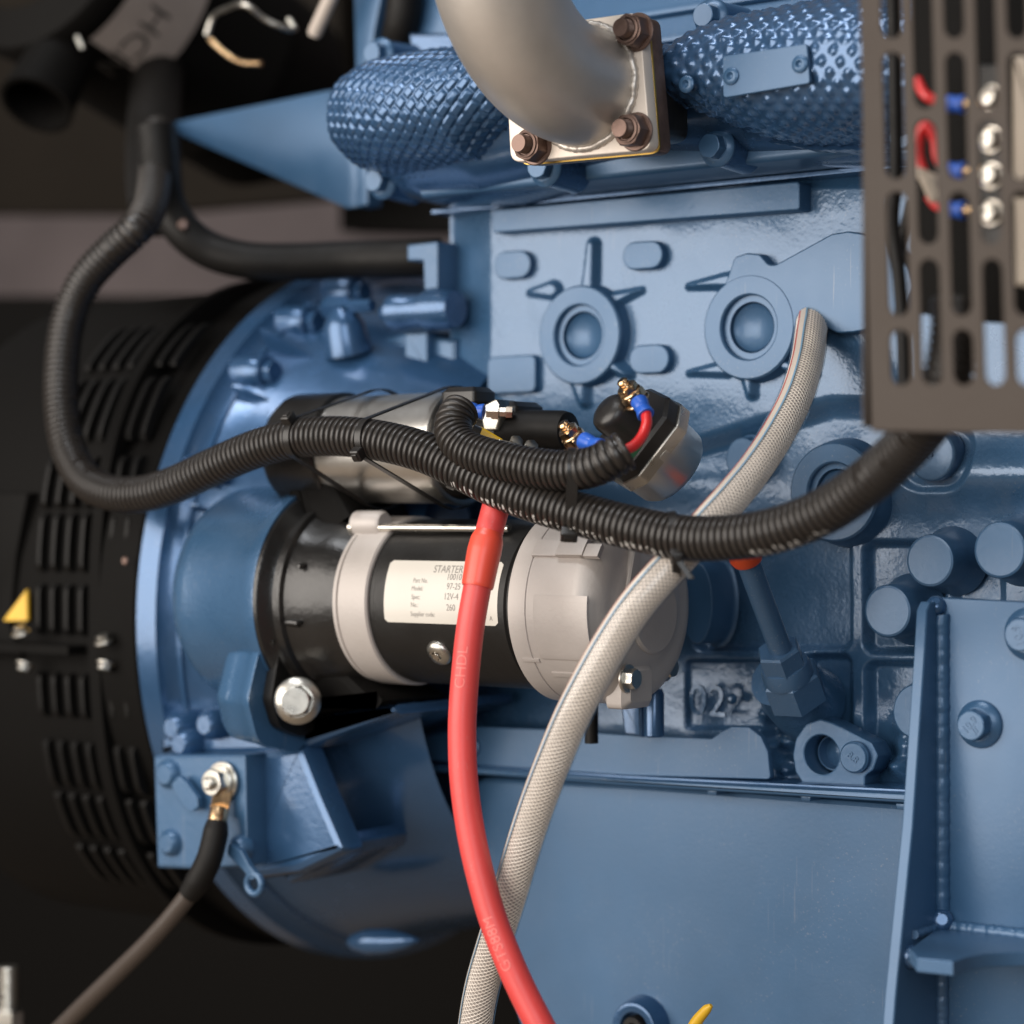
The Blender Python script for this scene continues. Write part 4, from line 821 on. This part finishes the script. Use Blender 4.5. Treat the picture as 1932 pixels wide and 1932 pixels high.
# ---- small leads with crimped ends
def crimp(pts, r, m, parent, name="crimp_sleeve"):
    q, L = spline([P(*p) for p in pts], 24); u = np.linspace(0, 1, 24); return obj(name, tube(q, np.interp(u, [0, .1, .45, .55, .65, .95, 1], [r * 1.12, r * 1.12, r, r * .86, r, r * 1.15, r * 1.1]), 20), m, parent, 50)
ld = thing("yellow_lead", "yellow lead with a blue crimp on the silver solenoid terminal", "wire", P(900, 790, -.15))
crimp([(884, 772, -.150), (898, 775, -.148), (913, 777, -.146)], .0042, 'blue_crimp', ld)
obj("wire", tube(pxpath([(880, 768, -.150), (876, 778, -.154), (882, 800, -.160), (896, 822, -.163)], 30)[0], .0022, 12), 'yellow', ld)
obj("spade_sleeve", rbox(P(924, 826, -.162), [RT * .85 - UP * .5, UP * .9 + RT * .4, -FW], (.015, .0062, .004), .001), 'yellow', ld)
obj("spade_lug", rbox(P(958, 842, -.158), [RT * .92 - UP * .2, UP, -FW], (.011, .006, .003), .0008), 'zinc', ld)
ld = thing("red_lead", "red lead with a blue crimp on the upper brass relay terminal", "wire", P(1210, 800, -.15))
obj("ring_lug", lathe(pA + ts_ * .0012, ts_, [(0, .0062), (.0014, .0062)], 28), 'brass', ld)
crimp([(1206, 758, -.161), (1211, 768, -.163), (1219, 783, -.165)], .0044, 'blue_crimp', ld)
obj("wire", tube(pxpath([(1219, 781, -.165), (1220, 800, -.169), (1212, 822, -.174), (1197, 840, -.180), (1172, 853, -.186)], 50)[0], .0030, 16), 'red_wire', ld)
ld = thing("relay_lead", "lead with a blue crimp on the lower brass relay terminal beside the conduit end", "wire", P(1115, 840, -.17))
obj("ring_lug", lathe(pB + ts_ * .0012, ts_, [(0, .0062), (.0014, .0062)], 28), 'brass', ld)
crimp([(1102, 832, -.177), (1116, 838, -.179), (1133, 845, -.181)], .0046, 'blue_crimp', ld)
obj("wire", tube(pxpath([(1130, 844, -.181), (1146, 850, -.184), (1168, 858, -.188)], 20)[0], .0030, 12), 'red_wire', ld)

# ================================================================== dipstick tube
dp = thing("dipstick_tube", "blue dipstick tube with an orange red grip and hex union on the block side", "dipstick", P(1490, 1290, -.01))
a_, b2 = P(1478, 1240, -.052), P(1404, 1040, -.098); dd = (b2 - a_) / np.linalg.norm(b2 - a_)
obj("tube", tube(np.array([a_, a_ + dd * .02, b2 - dd * .01, b2]), .0068, 28), 'blue', dp)
kk = SZ(1466, 1220, -.06)
obj("hex_nut", lathe(P(1478, 1252, -.048), dd, [(-.012, .0135), (.010, .0135), (.0115, .0125), (.0118, .0075)], 6), 'blue', dp, 20)
obj("union_collar", lathe(P(1485, 1268, -.043), dd, [(-.004, .0150), (.002, .0152), (.006, .0140), (.0065, .012)], 40), 'blue', dp)
obj("seat_hex", lathe(P(1494, 1284, -.036), dd, [(-.014, .0185), (.004, .0185), (.0055, .0172)], 6), 'blue', dp, 20)
obj("seat_boss", lathe(P(1500, 1310, -.006), dd * .6 + np.array([0, -.8, 0]), [(-.02, .024), (.008, .020), (.018, .0165), (.026, .016)], 40), 'blue_cast', dp)
obj("grip", lathe(b2 - dd * .006, dd, [(-.001, .0086), (.002, .0098), (.010, .0098), (.0110, .0086), (.013, .0086), (.014, .0098), (.016, .008)], 36), 'orange', dp)

# ================================================================== engine mount bracket, lower right
br = thing("mount_bracket", "welded blue steel mounting bracket with a tapered fin and flanged bolts at the lower right", "bracket", P(1850, 1750, -.06))
YB2 = -.058
def PZ(px, py, z):
    d = ray(px, py); return CAM + d * ((z - CAM[2]) / d[2])
obj("back_plate", prism_px([(1752, 1131), (1764, 1127), (2010, 1140), (2010, 2040), (1792, 2040), (1770, 1700)], YB2, YB2 + .009, 0, .0009), 'blue_sheet', br)
Xf = P(1774, 1400, YB2)[0]; tk = .0066
fy = [(1756, 1136), (1749, 1152), (1744, 1240), (1733, 1400), (1722, 1560), (1706, 1720), (1690, 1880), (1678, 2040)]
fr_ = [PX(x, y, Xf) for x, y in fy]; pl = [(q[1], q[2]) for q in fr_] + [(YB2 + .0005, fr_[-1][2]), (YB2 + .0005, fr_[0][2])]
pl = np.array(pl); pc = ccw(pl)
obj("side_fin", loft([np.stack([np.full(len(pc), x), offset(pc, d)[:, 0], offset(pc, d)[:, 1]], 1) for x, d in ((Xf - tk, -.0007), (Xf - tk + .0007, 0), (Xf - .0007, 0), (Xf, -.0007))]), 'blue_sheet', br)
zs_ = P(1800, 1752, YB2)[2]
sh = [PZ(1768, 1752, zs_), PZ(1716, 1790, zs_), PZ(1730, 1807, zs_), PZ(1798, 1814, zs_), PZ(1822, 1806, zs_), PZ(1858, 1799, zs_), PZ(1932, 1796, zs_), PZ(2010, 1798, zs_), PZ(2010, 1768, zs_)]
ps = ccw([(q[0], q[1]) for q in sh]); ps = ps.copy(); ps[:, 0] = np.maximum(ps[:, 0], Xf + .0003); ps[:, 1] = np.minimum(ps[:, 1], YB2 - .0002)
obj("shelf", loft([np.stack([offset(ps, d)[:, 0], offset(ps, d)[:, 1], np.full(len(ps), z)], 1) for z, d in ((zs_ - .0075, -.0006), (zs_ - .0069, 0), (zs_ - .0006, 0), (zs_, -.0006))]), 'blue_sheet', br)
def weld(p0, p1, r, name="weld_bead", n=120):
    t = np.linspace(0, 1, n); q = p0 + np.outer(t, p1 - p0); s = t * np.linalg.norm(p1 - p0)
    q = q + .00016 * np.stack([np.sin(s * 900), np.sin(s * 700 + 1), np.sin(s * 1100)], 1)
    return obj(name, tube(q, r * (1 + .02 * np.sin(s * 1500) + .03 * np.sin(s * 410)), 12), 'blue', br, 70)
zt_, zb_ = P(1780, 1160, YB2)[2], P(1780, 1742, YB2)[2]
weld(np.array([Xf + .0012, YB2 - .0008, zt_]), np.array([Xf + .0014, YB2 - .0008, zb_]), .0046)
weld(np.array([Xf + .001, YB2 - .0008, zs_ + .0008]), np.array([P(2010, 1760, YB2)[0], YB2 - .0008, zs_ + .0008]), .0040)
weld(np.array([Xf + .0012, YB2 - .0008, zs_ - .010]), np.array([Xf + .0012, YB2 - .0008, zs_ - .10]), .0042)
weld(np.array([Xf + .0010, YB2 - .004, zs_ + .0006]), np.array([Xf + .0010, PX(1718, 1790, Xf)[1] + .002, zs_ + .0006]), .0026)
obj("weld_lump", lathe(PX(1712, 1806, Xf) + [.001, .002, 0], (.7, -.7, 0), [(-.006, .003), (-.003, .0062), (.001, .0068), (.004, .005), (.0055, .002)], 24), 'blue_gloss', br, 70)
obj("weld_lump", lathe(np.array([Xf + .002, YB2 - .003, zs_ + .004]), (.5, -.8, .3), [(-.005, .005), (0, .0076), (.004, .006), (.006, .003)], 24), 'blue_gloss', br, 70)
obj("weld_lump", lathe(np.array([Xf - .002, YB2 - .001, P(1770, 1140, YB2)[2] - .001]), (.3, -.6, .6), [(-.005, .004), (0, .0062), (.003, .005), (.005, .002)], 24), 'blue_gloss', br, 70)
bb = flange_bolt(.0132, 'blue', "bracket_bolt")
tv, tf = text("10.9", .0062, 'CENTER', .0002); hme = data("head_marking", tv - [0, .0012, 0], tf, 'blue', smooth=False)
tv2, tf2 = text("//", .0055, 'CENTER', .0002); hme2 = data("head_marking", tv2 - [0, .0058, 0], tf2, 'blue', smooth=False)
for x, y, s, rz, sc_ in ((1850, 1366, .12, .75, 1.0), (1944, 1196, .4, 1.5, 1.1)):
    bo = place("bracket_bolt", bb, br, P(x, y, YB2), TOWARD, s, sc_)
    for md in (hme, hme2):
        o = bpy.data.objects.new("head_marking", md); COL.objects.link(o); o.parent = bo; o.location = (0, 0, .01275); o.rotation_euler = (0, 0, rz)

# ================================================================== slotted brown box cover at the right
YC = -.270
bx = thing("terminal_box_cover", "brown powder coated box cover with rows of staggered upright slots at the upper right", "box cover", P(1800, 810, YC))
sl_ = .0275
holes = []
for k, cx in enumerate((1693, 1751.5, 1811, 1870, 1929, 1988)):
    for y0, y1 in ([(-170, 73), (99, 338), (362, 596), (622, 727)] if k % 2 == 0 else [(-30, 205), (227, 461), (489, 727)]):
        hw = 18.5; pts = []
        for t in np.linspace(math.pi, 2 * math.pi, 12): pts.append((cx + hw * math.cos(t), y0 + hw * 1.15 + hw * 1.15 * math.sin(t)))
        for t in np.linspace(0, math.pi, 12): pts.append((cx + hw * math.cos(t), y1 - hw * 1.15 + hw * 1.15 * math.sin(t)))
        holes.append(XZ([(x + sl_ * (y - 400), y) for x, y in pts], YC))
outer = XZ(rounded([(1622 - 6, -220), (1645, 813), (2060, 822), (2060, -220)], 4), YC)
sheet("slotted_panel", outer, holes, YC, .0016, 'brown', bx)
pa, pb_ = P(1645, 813, YC), P(2060, 822, YC)
obj("bottom_panel", box(np.array([pa[0] + .001, YC + .0012, pa[2] - .0004]), np.array([pb_[0], YC + .045, pa[2] + .0014])), 'brown', bx)
obj("end_panel", box(np.array([pb_[0] - .0018, YC + .0012, pa[2] + .0016]), np.array([pb_[0] - .0003, YC + .10, P(2060, -200, YC)[2]])), 'brown', bx)
pl0 = P(1634, 400, YC); obj("side_lip", box(np.array([pl0[0] - .0025, YC + .0012, pa[2] + .002]), np.array([pl0[0] - .001, YC + .012, P(1634, -100, YC)[2]])), 'brown', bx)
bk = thing("terminal_block", "black terminal block with silver screws seen through the slots of the brown cover", "terminal block", P(1880, 400, -.20))
obj("base_plate", prism_px([(1722, -200), (2060, -200), (2060, 620), (1836, 606), (1722, 590)], -.192, -.186, 0, .001), 'shade_black', bk)
obj("block_body", prism_px([(1845, 120), (1902, 120), (1902, 470), (1845, 470)], -.214, -.193, 4, .0015), 'plastic', bk)
zs2 = data("terminal_screw", *join(disc(.0068, 0, .0018), lathe((0, 0, 0), Z3, [(.0018, .0052), (.0048, .0050), (.0062, .0036), (.0064, .0004)], 28)), 'steel', 40)
for y in (185, 264, 332, 402): place("terminal_screw", zs2, bk, P(1872, y, -.2145), TOWARD)
obj("side_strip", prism_px([(1908, 105), (1990, 105), (1990, 345), (1908, 345)], -.222, -.193, 5, .002), 'beige', bk)
obj("side_strip", prism_px([(1908, 372), (1990, 372), (1990, 540), (1912, 540)], -.222, -.193, 5, .002), 'beige', bk)
for k, (y, ex) in enumerate(((196, "upper"), (322, "middle"), (396, "lowest"))):
    ld = thing("control_lead", "%s red lead with a blue crimp behind the slots of the brown cover" % ex, "wire", P(1800, y, -.216), "red leads inside the brown box")
    crimp([(1786, y, -.216), (1803, y, -.217), (1820, y + 1, -.217)], .0040, 'blue_crimp', ld)
    obj("ring_lug", tube(pxpath([(1819, y + 1, -.217), (1832, y + 1, -.2165), (1858, y, -.216)], 12)[0], .0026, 12), 'brass', ld)
    wp_ = [[(1790, 196, -.216), (1768, 190, -.217), (1745, 178, -.218), (1730, 150, -.216)], [(1790, 322, -.216), (1770, 300, -.218), (1764, 262, -.22), (1748, 238, -.222), (1736, 252, -.222), (1732, 290, -.222), (1742, 326, -.222)], [(1790, 396, -.216), (1776, 392, -.213), (1764, 384, -.212), (1752, 368, -.214)]][k]
    obj("wire", tube(pxpath(wp_, 60)[0], .0027, 12), 'red_wire', ld)
fe = thing("ferrule_pair", "pale ferrule pair on a red lead behind the second column of slots", "ferrule", P(1756, 345, -.222))
obj("ferrule", rbox(P(1750, 334, -.223), [RT * .9 - UP * .4, UP, -FW], (.011, .0055, .005), .0008), 'beige', fe)
obj("ferrule", rbox(P(1757, 358, -.223), [RT * .4 - UP * .9, RT, -FW], (.013, .0062, .005), .0008), 'beige', fe)
strand("black_cable", [(1684, -40, -.19), (1688, 150, -.19), (1690, 330, -.188), (1684, 420, -.186), (1696, 520, -.188), (1704, 640, -.192), (1708, 740, -.2), (1722, 800, -.21)], .0034, 'rubber', "thin black cable hanging behind the first column of slots", "cable")
strand("black_cable", [(1718, 380, -.17), (1700, 470, -.172), (1720, 500, -.18), (1745, 560, -.19)], .0026, 'rubber', "short thin black cable looping behind the box cover", "cable")

# ================================================================== earth cable on the foot block
ea = thing("earth_cable", "brown black earth cable bolted to the blue foot block at the lower left", "cable", P(200, 1860, -.17))
pe_ = P(424, 1474, -.1425)
wz = data("earth_bolt", *join(disc(.0130, 0, .0022), disc(.0108, .0022, .0050), hexbody(.0092, .0070, .0050), lathe((0, 0, 0), Z3, [(.0115, .0046), (.0150, .0044), (.0160, .003)], 24)), 'zinc', 30)
place("earth_bolt", wz, ea, pe_ + [0, -.001, 0], TOWARD, .3)
obj("lug_barrel", join(rbox(P(416, 1518, -.150), [RT, -UP * .95 - RT * .2, -FW], (.0125, .020, .003), .0006), tube(pxpath([(414, 1528, -.153), (411, 1545, -.156), (408, 1562, -.158)], 16)[0], .0062, 20)), 'brass', ea)
ep = [(410, 1550, -.157), (404, 1585, -.161), (393, 1624, -.165), (370, 1668, -.168), (330, 1722, -.170), (280, 1778, -.171), (225, 1832, -.171), (165, 1890, -.170), (100, 1955, -.168), (60, 1998, -.166)]
e_, eL = pxpath(ep, 160); obj("boot", tube(e_[:34], np.interp(np.arange(34), [0, 4, 26, 33], [.0068, .0082, .0084, .0070]), 24), 'rubber', ea)
obj("sheath", tube(e_, .0060, 24), mat("brown_black_sheath", (.055, .042, .034), .42, rvar=.06, vscale=60), ea, 60)

# ================================================================== things behind and above, far left
strand("rear_conduit", [(292, 240, -.05), (302, 330, -.05), (318, 392, -.045), (350, 440, -.04), (400, 474, -.03), (470, 492, -.02), (560, 494, .0), (660, 490, .02), (760, 488, .03), (830, 486, .04)], .0135, 'rubber', "black hose branching right behind the housing towards the block corner", "hose", 24)
obj_c = obj("hose_clip", lathe(P(346, 424, -.058), -FW, [(-.003, .004), (.002, .004), (.003, .003)], 24), 'rust', None); tag(obj_c, "small round clip on the black hose where it branches", "clip")
strand("wire_loom", [(306, -60, .16), (302, 60, .14), (296, 150, .10), (290, 240, .05), (290, 330, .0), (297, 400, -.03)], .021, 'rubber', "thick black loom hanging between the air cleaner and the branching conduits", "cable loom", 28)
sb = thing("support_bracket", "blue triangular support bracket pointing left in front of the dark canopy", "bracket", P(680, 390, .03))
obj("gusset_plate", prism_px([(300, 236), (664, 161), (674, 163), (674, 390), (654, 393)], .045, .050, 0, .0008), 'blue_sheet', sb)
obj("fold", prism_px([(672, 161), (692, 166), (694, 386), (673, 391)], .036, .052, 0, .0015), 'blue_sheet', sb)
up = thing("upright_plate", "blue upright plate and block at the top behind the quilted shield", "plate", P(690, 100, .04))
obj("plate", prism_px([(664, -120), (742, -120), (706, 60), (694, 165), (672, 165)], .040, .048, 0, .001), 'blue_sheet', up)
obj("plate", prism_px([(790, -120), (1000, -120), (1000, 110), (800, 112), (786, 60)], .030, .06, 4, .002), 'blue', up)
obj("ledge", prism_px([(770, 62), (1000, 62), (1000, 112), (776, 112)], .012, .03, 4, .002), 'blue_gloss', up)
strand("breather_hose", [(770, -80, .02), (764, 0, .02), (756, 60, .025), (742, 130, .05)], .0125, 'rubber', "short black hose rising between the blue upright plates at the top", "hose", 24)
ac = thing("air_cleaner", "dark round air cleaner canister with a grey label band at the top left", "air cleaner", P(120, 40, .12))
ca = P(70, -120, .02); adir = FW * .80 + RT * .52 - UP * .28; adir /= np.linalg.norm(adir); kA = SZ(70, -100, .05)
obj("canister", lathe(ca, adir, [(-.004, 150 * kA), (0, 190 * kA), (.004, 218 * kA), (.010, 226 * kA), (.022, 226 * kA), (.024, 221 * kA), (.20, 214 * kA), (.205, 222 * kA), (.215, 222 * kA), (.217, 205 * kA), (.30, 200 * kA), (.34, 150 * kA)], 96), 'black', ac)
obj("end_dome", lathe(ca, adir, [(-.020, .0005), (-.019, 90 * kA), (-.012, 130 * kA), (-.003, 152 * kA)], 80), 'brown_dark', ac, 60)
u1, v1, w1 = frame(adir)
def on_can(s, ang, r): return ca + adir * s + r * (math.cos(ang) * u1 + math.sin(ang) * v1)
# label band: the side of the barrel that looks at the camera, lower right
best = [(float((P(330, 40, .1) - (ca + adir * .08)) @ u1), float((P(330, 40, .1) - (ca + adir * .08)) @ v1))]
a_mid = math.atan2(best[0][1], best[0][0]); VL = []
for s in np.linspace(.030, .105, 8): VL.append([on_can(s, a_mid + a, 223 * kA) for a in np.linspace(-.42, .55, 30)])
al = obj("label_band", grid(np.array(VL)), mat("grey_label_band", (.34, .29, .26), .5, var=.08, vscale=60), ac, 60)
tv, tf = text("HCN", .034, 'CENTER', 0, .01); VT = []
for x, y, _ in tv: VT.append(on_can(.066 + y - .012, a_mid + .36 + x / (223 * kA), 223.6 * kA))
VT = np.array(VT); obj("print", (VT, tf), 'ink_dark', al, smooth=False)
obj("dust_port", join(lathe(P(120, 95, .03), P(70, 195, -.005) - P(120, 95, .03), [(-.02, .028), (.02, .026), (.055, .029), (.062, .030), (.062, .026), (.03, .022)], 48, True, True)), 'rubber', ac)
def wire(pts, r, m, parent, name="wire_clip"): return obj(name, tube(pxpath(pts, 40)[0], r, 10), m, parent, 60)
wire([(390, 66, .02), (404, 30, .02), (434, 14, .01), (452, 8, .0), (470, 12, .0), (496, 34, .01), (530, 50, .02), (556, 56, .03), (545, 36, .03)], .0022, 'zinc', ac)
wire([(398, 76, .02), (424, 100, .02), (456, 118, .02), (492, 120, .02)], .0022, 'brass', ac)
wire([(146, 70, .0), (156, 92, .0)], .0018, 'zinc', ac)
rod = obj("pale_rod", lathe(P(592, 66, .02), P(640, -40, .02) - P(592, 66, .02), [(-.001, .004), (.002, .0052), (.10, .0052)], 20), mat("pale_plastic", (.5, .43, .37), .45)); tag(rod, "pale slanting rod end at the top beside the air cleaner", "rod")
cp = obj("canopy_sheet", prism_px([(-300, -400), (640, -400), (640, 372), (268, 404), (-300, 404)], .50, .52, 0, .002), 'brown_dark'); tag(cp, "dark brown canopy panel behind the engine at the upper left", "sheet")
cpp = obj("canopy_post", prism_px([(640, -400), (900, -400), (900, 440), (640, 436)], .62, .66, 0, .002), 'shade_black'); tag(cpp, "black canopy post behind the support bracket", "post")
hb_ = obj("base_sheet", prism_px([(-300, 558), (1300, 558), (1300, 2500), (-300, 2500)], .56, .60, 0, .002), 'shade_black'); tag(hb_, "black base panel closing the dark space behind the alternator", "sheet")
bd = obj("backdrop", box(np.array([-3.5, 1.6, -2.0]), np.array([2.5, 1.65, 2.0])), 'grey_wall', None); bd['kind'] = 'structure'
th_ = thing("threaded_rod", "short grey threaded rod standing in the bottom left corner", "threaded rod", P(16, 1920, -.12))
q0 = P(16, 1905, -.12); pr_ = []
for k in range(13): pr_ += [(k * .0025, .0075), (k * .0025 + .0012, .0066)]
obj("thread", lathe(q0, Z3, pr_, 28), 'zinc', th_); obj("nut", lathe(q0 - UP * .014, Z3, [(0, .0105), (.013, .0105), (.014, .0098)], 6), 'zinc', th_, 20)
yt = obj("yellow_wire_tip", tube(pxpath([(1342, 1897, -.10), (1330, 1908, -.10), (1310, 1935, -.10), (1295, 1980, -.10)], 24)[0], np.interp(np.linspace(0, 1, 24), [0, .1, .5, 1], [.0012, .0028, .0036, .004]), 14), 'yellow', None, 60); tag(yt, "yellow plastic strip tip rising at the bottom edge beside the drain plug", "strip")

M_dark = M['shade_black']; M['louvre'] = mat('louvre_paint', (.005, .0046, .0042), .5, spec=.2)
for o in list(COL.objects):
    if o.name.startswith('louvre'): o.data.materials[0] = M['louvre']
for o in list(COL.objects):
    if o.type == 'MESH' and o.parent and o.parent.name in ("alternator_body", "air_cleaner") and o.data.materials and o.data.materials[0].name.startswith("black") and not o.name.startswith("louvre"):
        o.data.materials[0] = M_dark  # alternator and air cleaner get the darker black in place of real shade

fl_ = obj("floor", box(np.array([-4, -5, -1.25]), np.array([4, 2, -1.2])), mat("concrete_floor", (.22, .17, .125), .7, var=.15, vscale=4), None); fl_['kind'] = 'structure'

lc = [o for o in COL.objects if o.name == "corrugated_conduit"][0]
Tm, Nm, Bm = frames(mb_); sm = np.r_[0, np.cumsum(np.linalg.norm(np.diff(mb_, axis=0), axis=1))]; VF = []
def mark_run(px0, px1, n, seed):
    rng = random.Random(seed)
    i0, i1 = sorted(int(np.argmin(np.linalg.norm(mb_ - P(x, y, Y), axis=1))) for x, y, Y in (px0, px1))
    for _ in range(n):
        i = rng.randint(i0, i1); s = (int(sm[i] / .0043) + .61 + rng.uniform(-.25, .25)) * .0043; p = np.array([np.interp(s, sm, mb_[:, k]) for k in range(3)]); t = Tm[i]
        tc = CAM - p; tc -= t * (tc @ t); tc /= np.linalg.norm(tc); sd = np.cross(t, tc); sd = sd * (-1 if sd[2] > 0 else 1)
        a = rng.uniform(.72, 1.12); wd = rng.uniform(.03, .10); hl_ = rng.uniform(.0002, .0006)
        V = [p + t * u_ * hl_ + .01216 * (math.cos(a + q * wd) * tc + math.sin(a + q * wd) * sd) for u_, q in ((-1, -1), (1, -1), (1, 1), (-1, 1))]
        VF.append((np.array(V), [[0, 1, 2, 3]]))
mark_run((872, 900, -.19), (1120, 985, -.194), 80, 2); mark_run((1120, 985, -.194), (1262, 1012, -.196), 40, 4); mark_run((1430, 1010, -.2), (1560, 962, -.203), 45, 3)
mk = obj("print_marks", join(*VF), mat("worn_white_print", (.5, .48, .45), .6), None, smooth=False); mk.parent = lc; mk['kind'] = 'stuff'
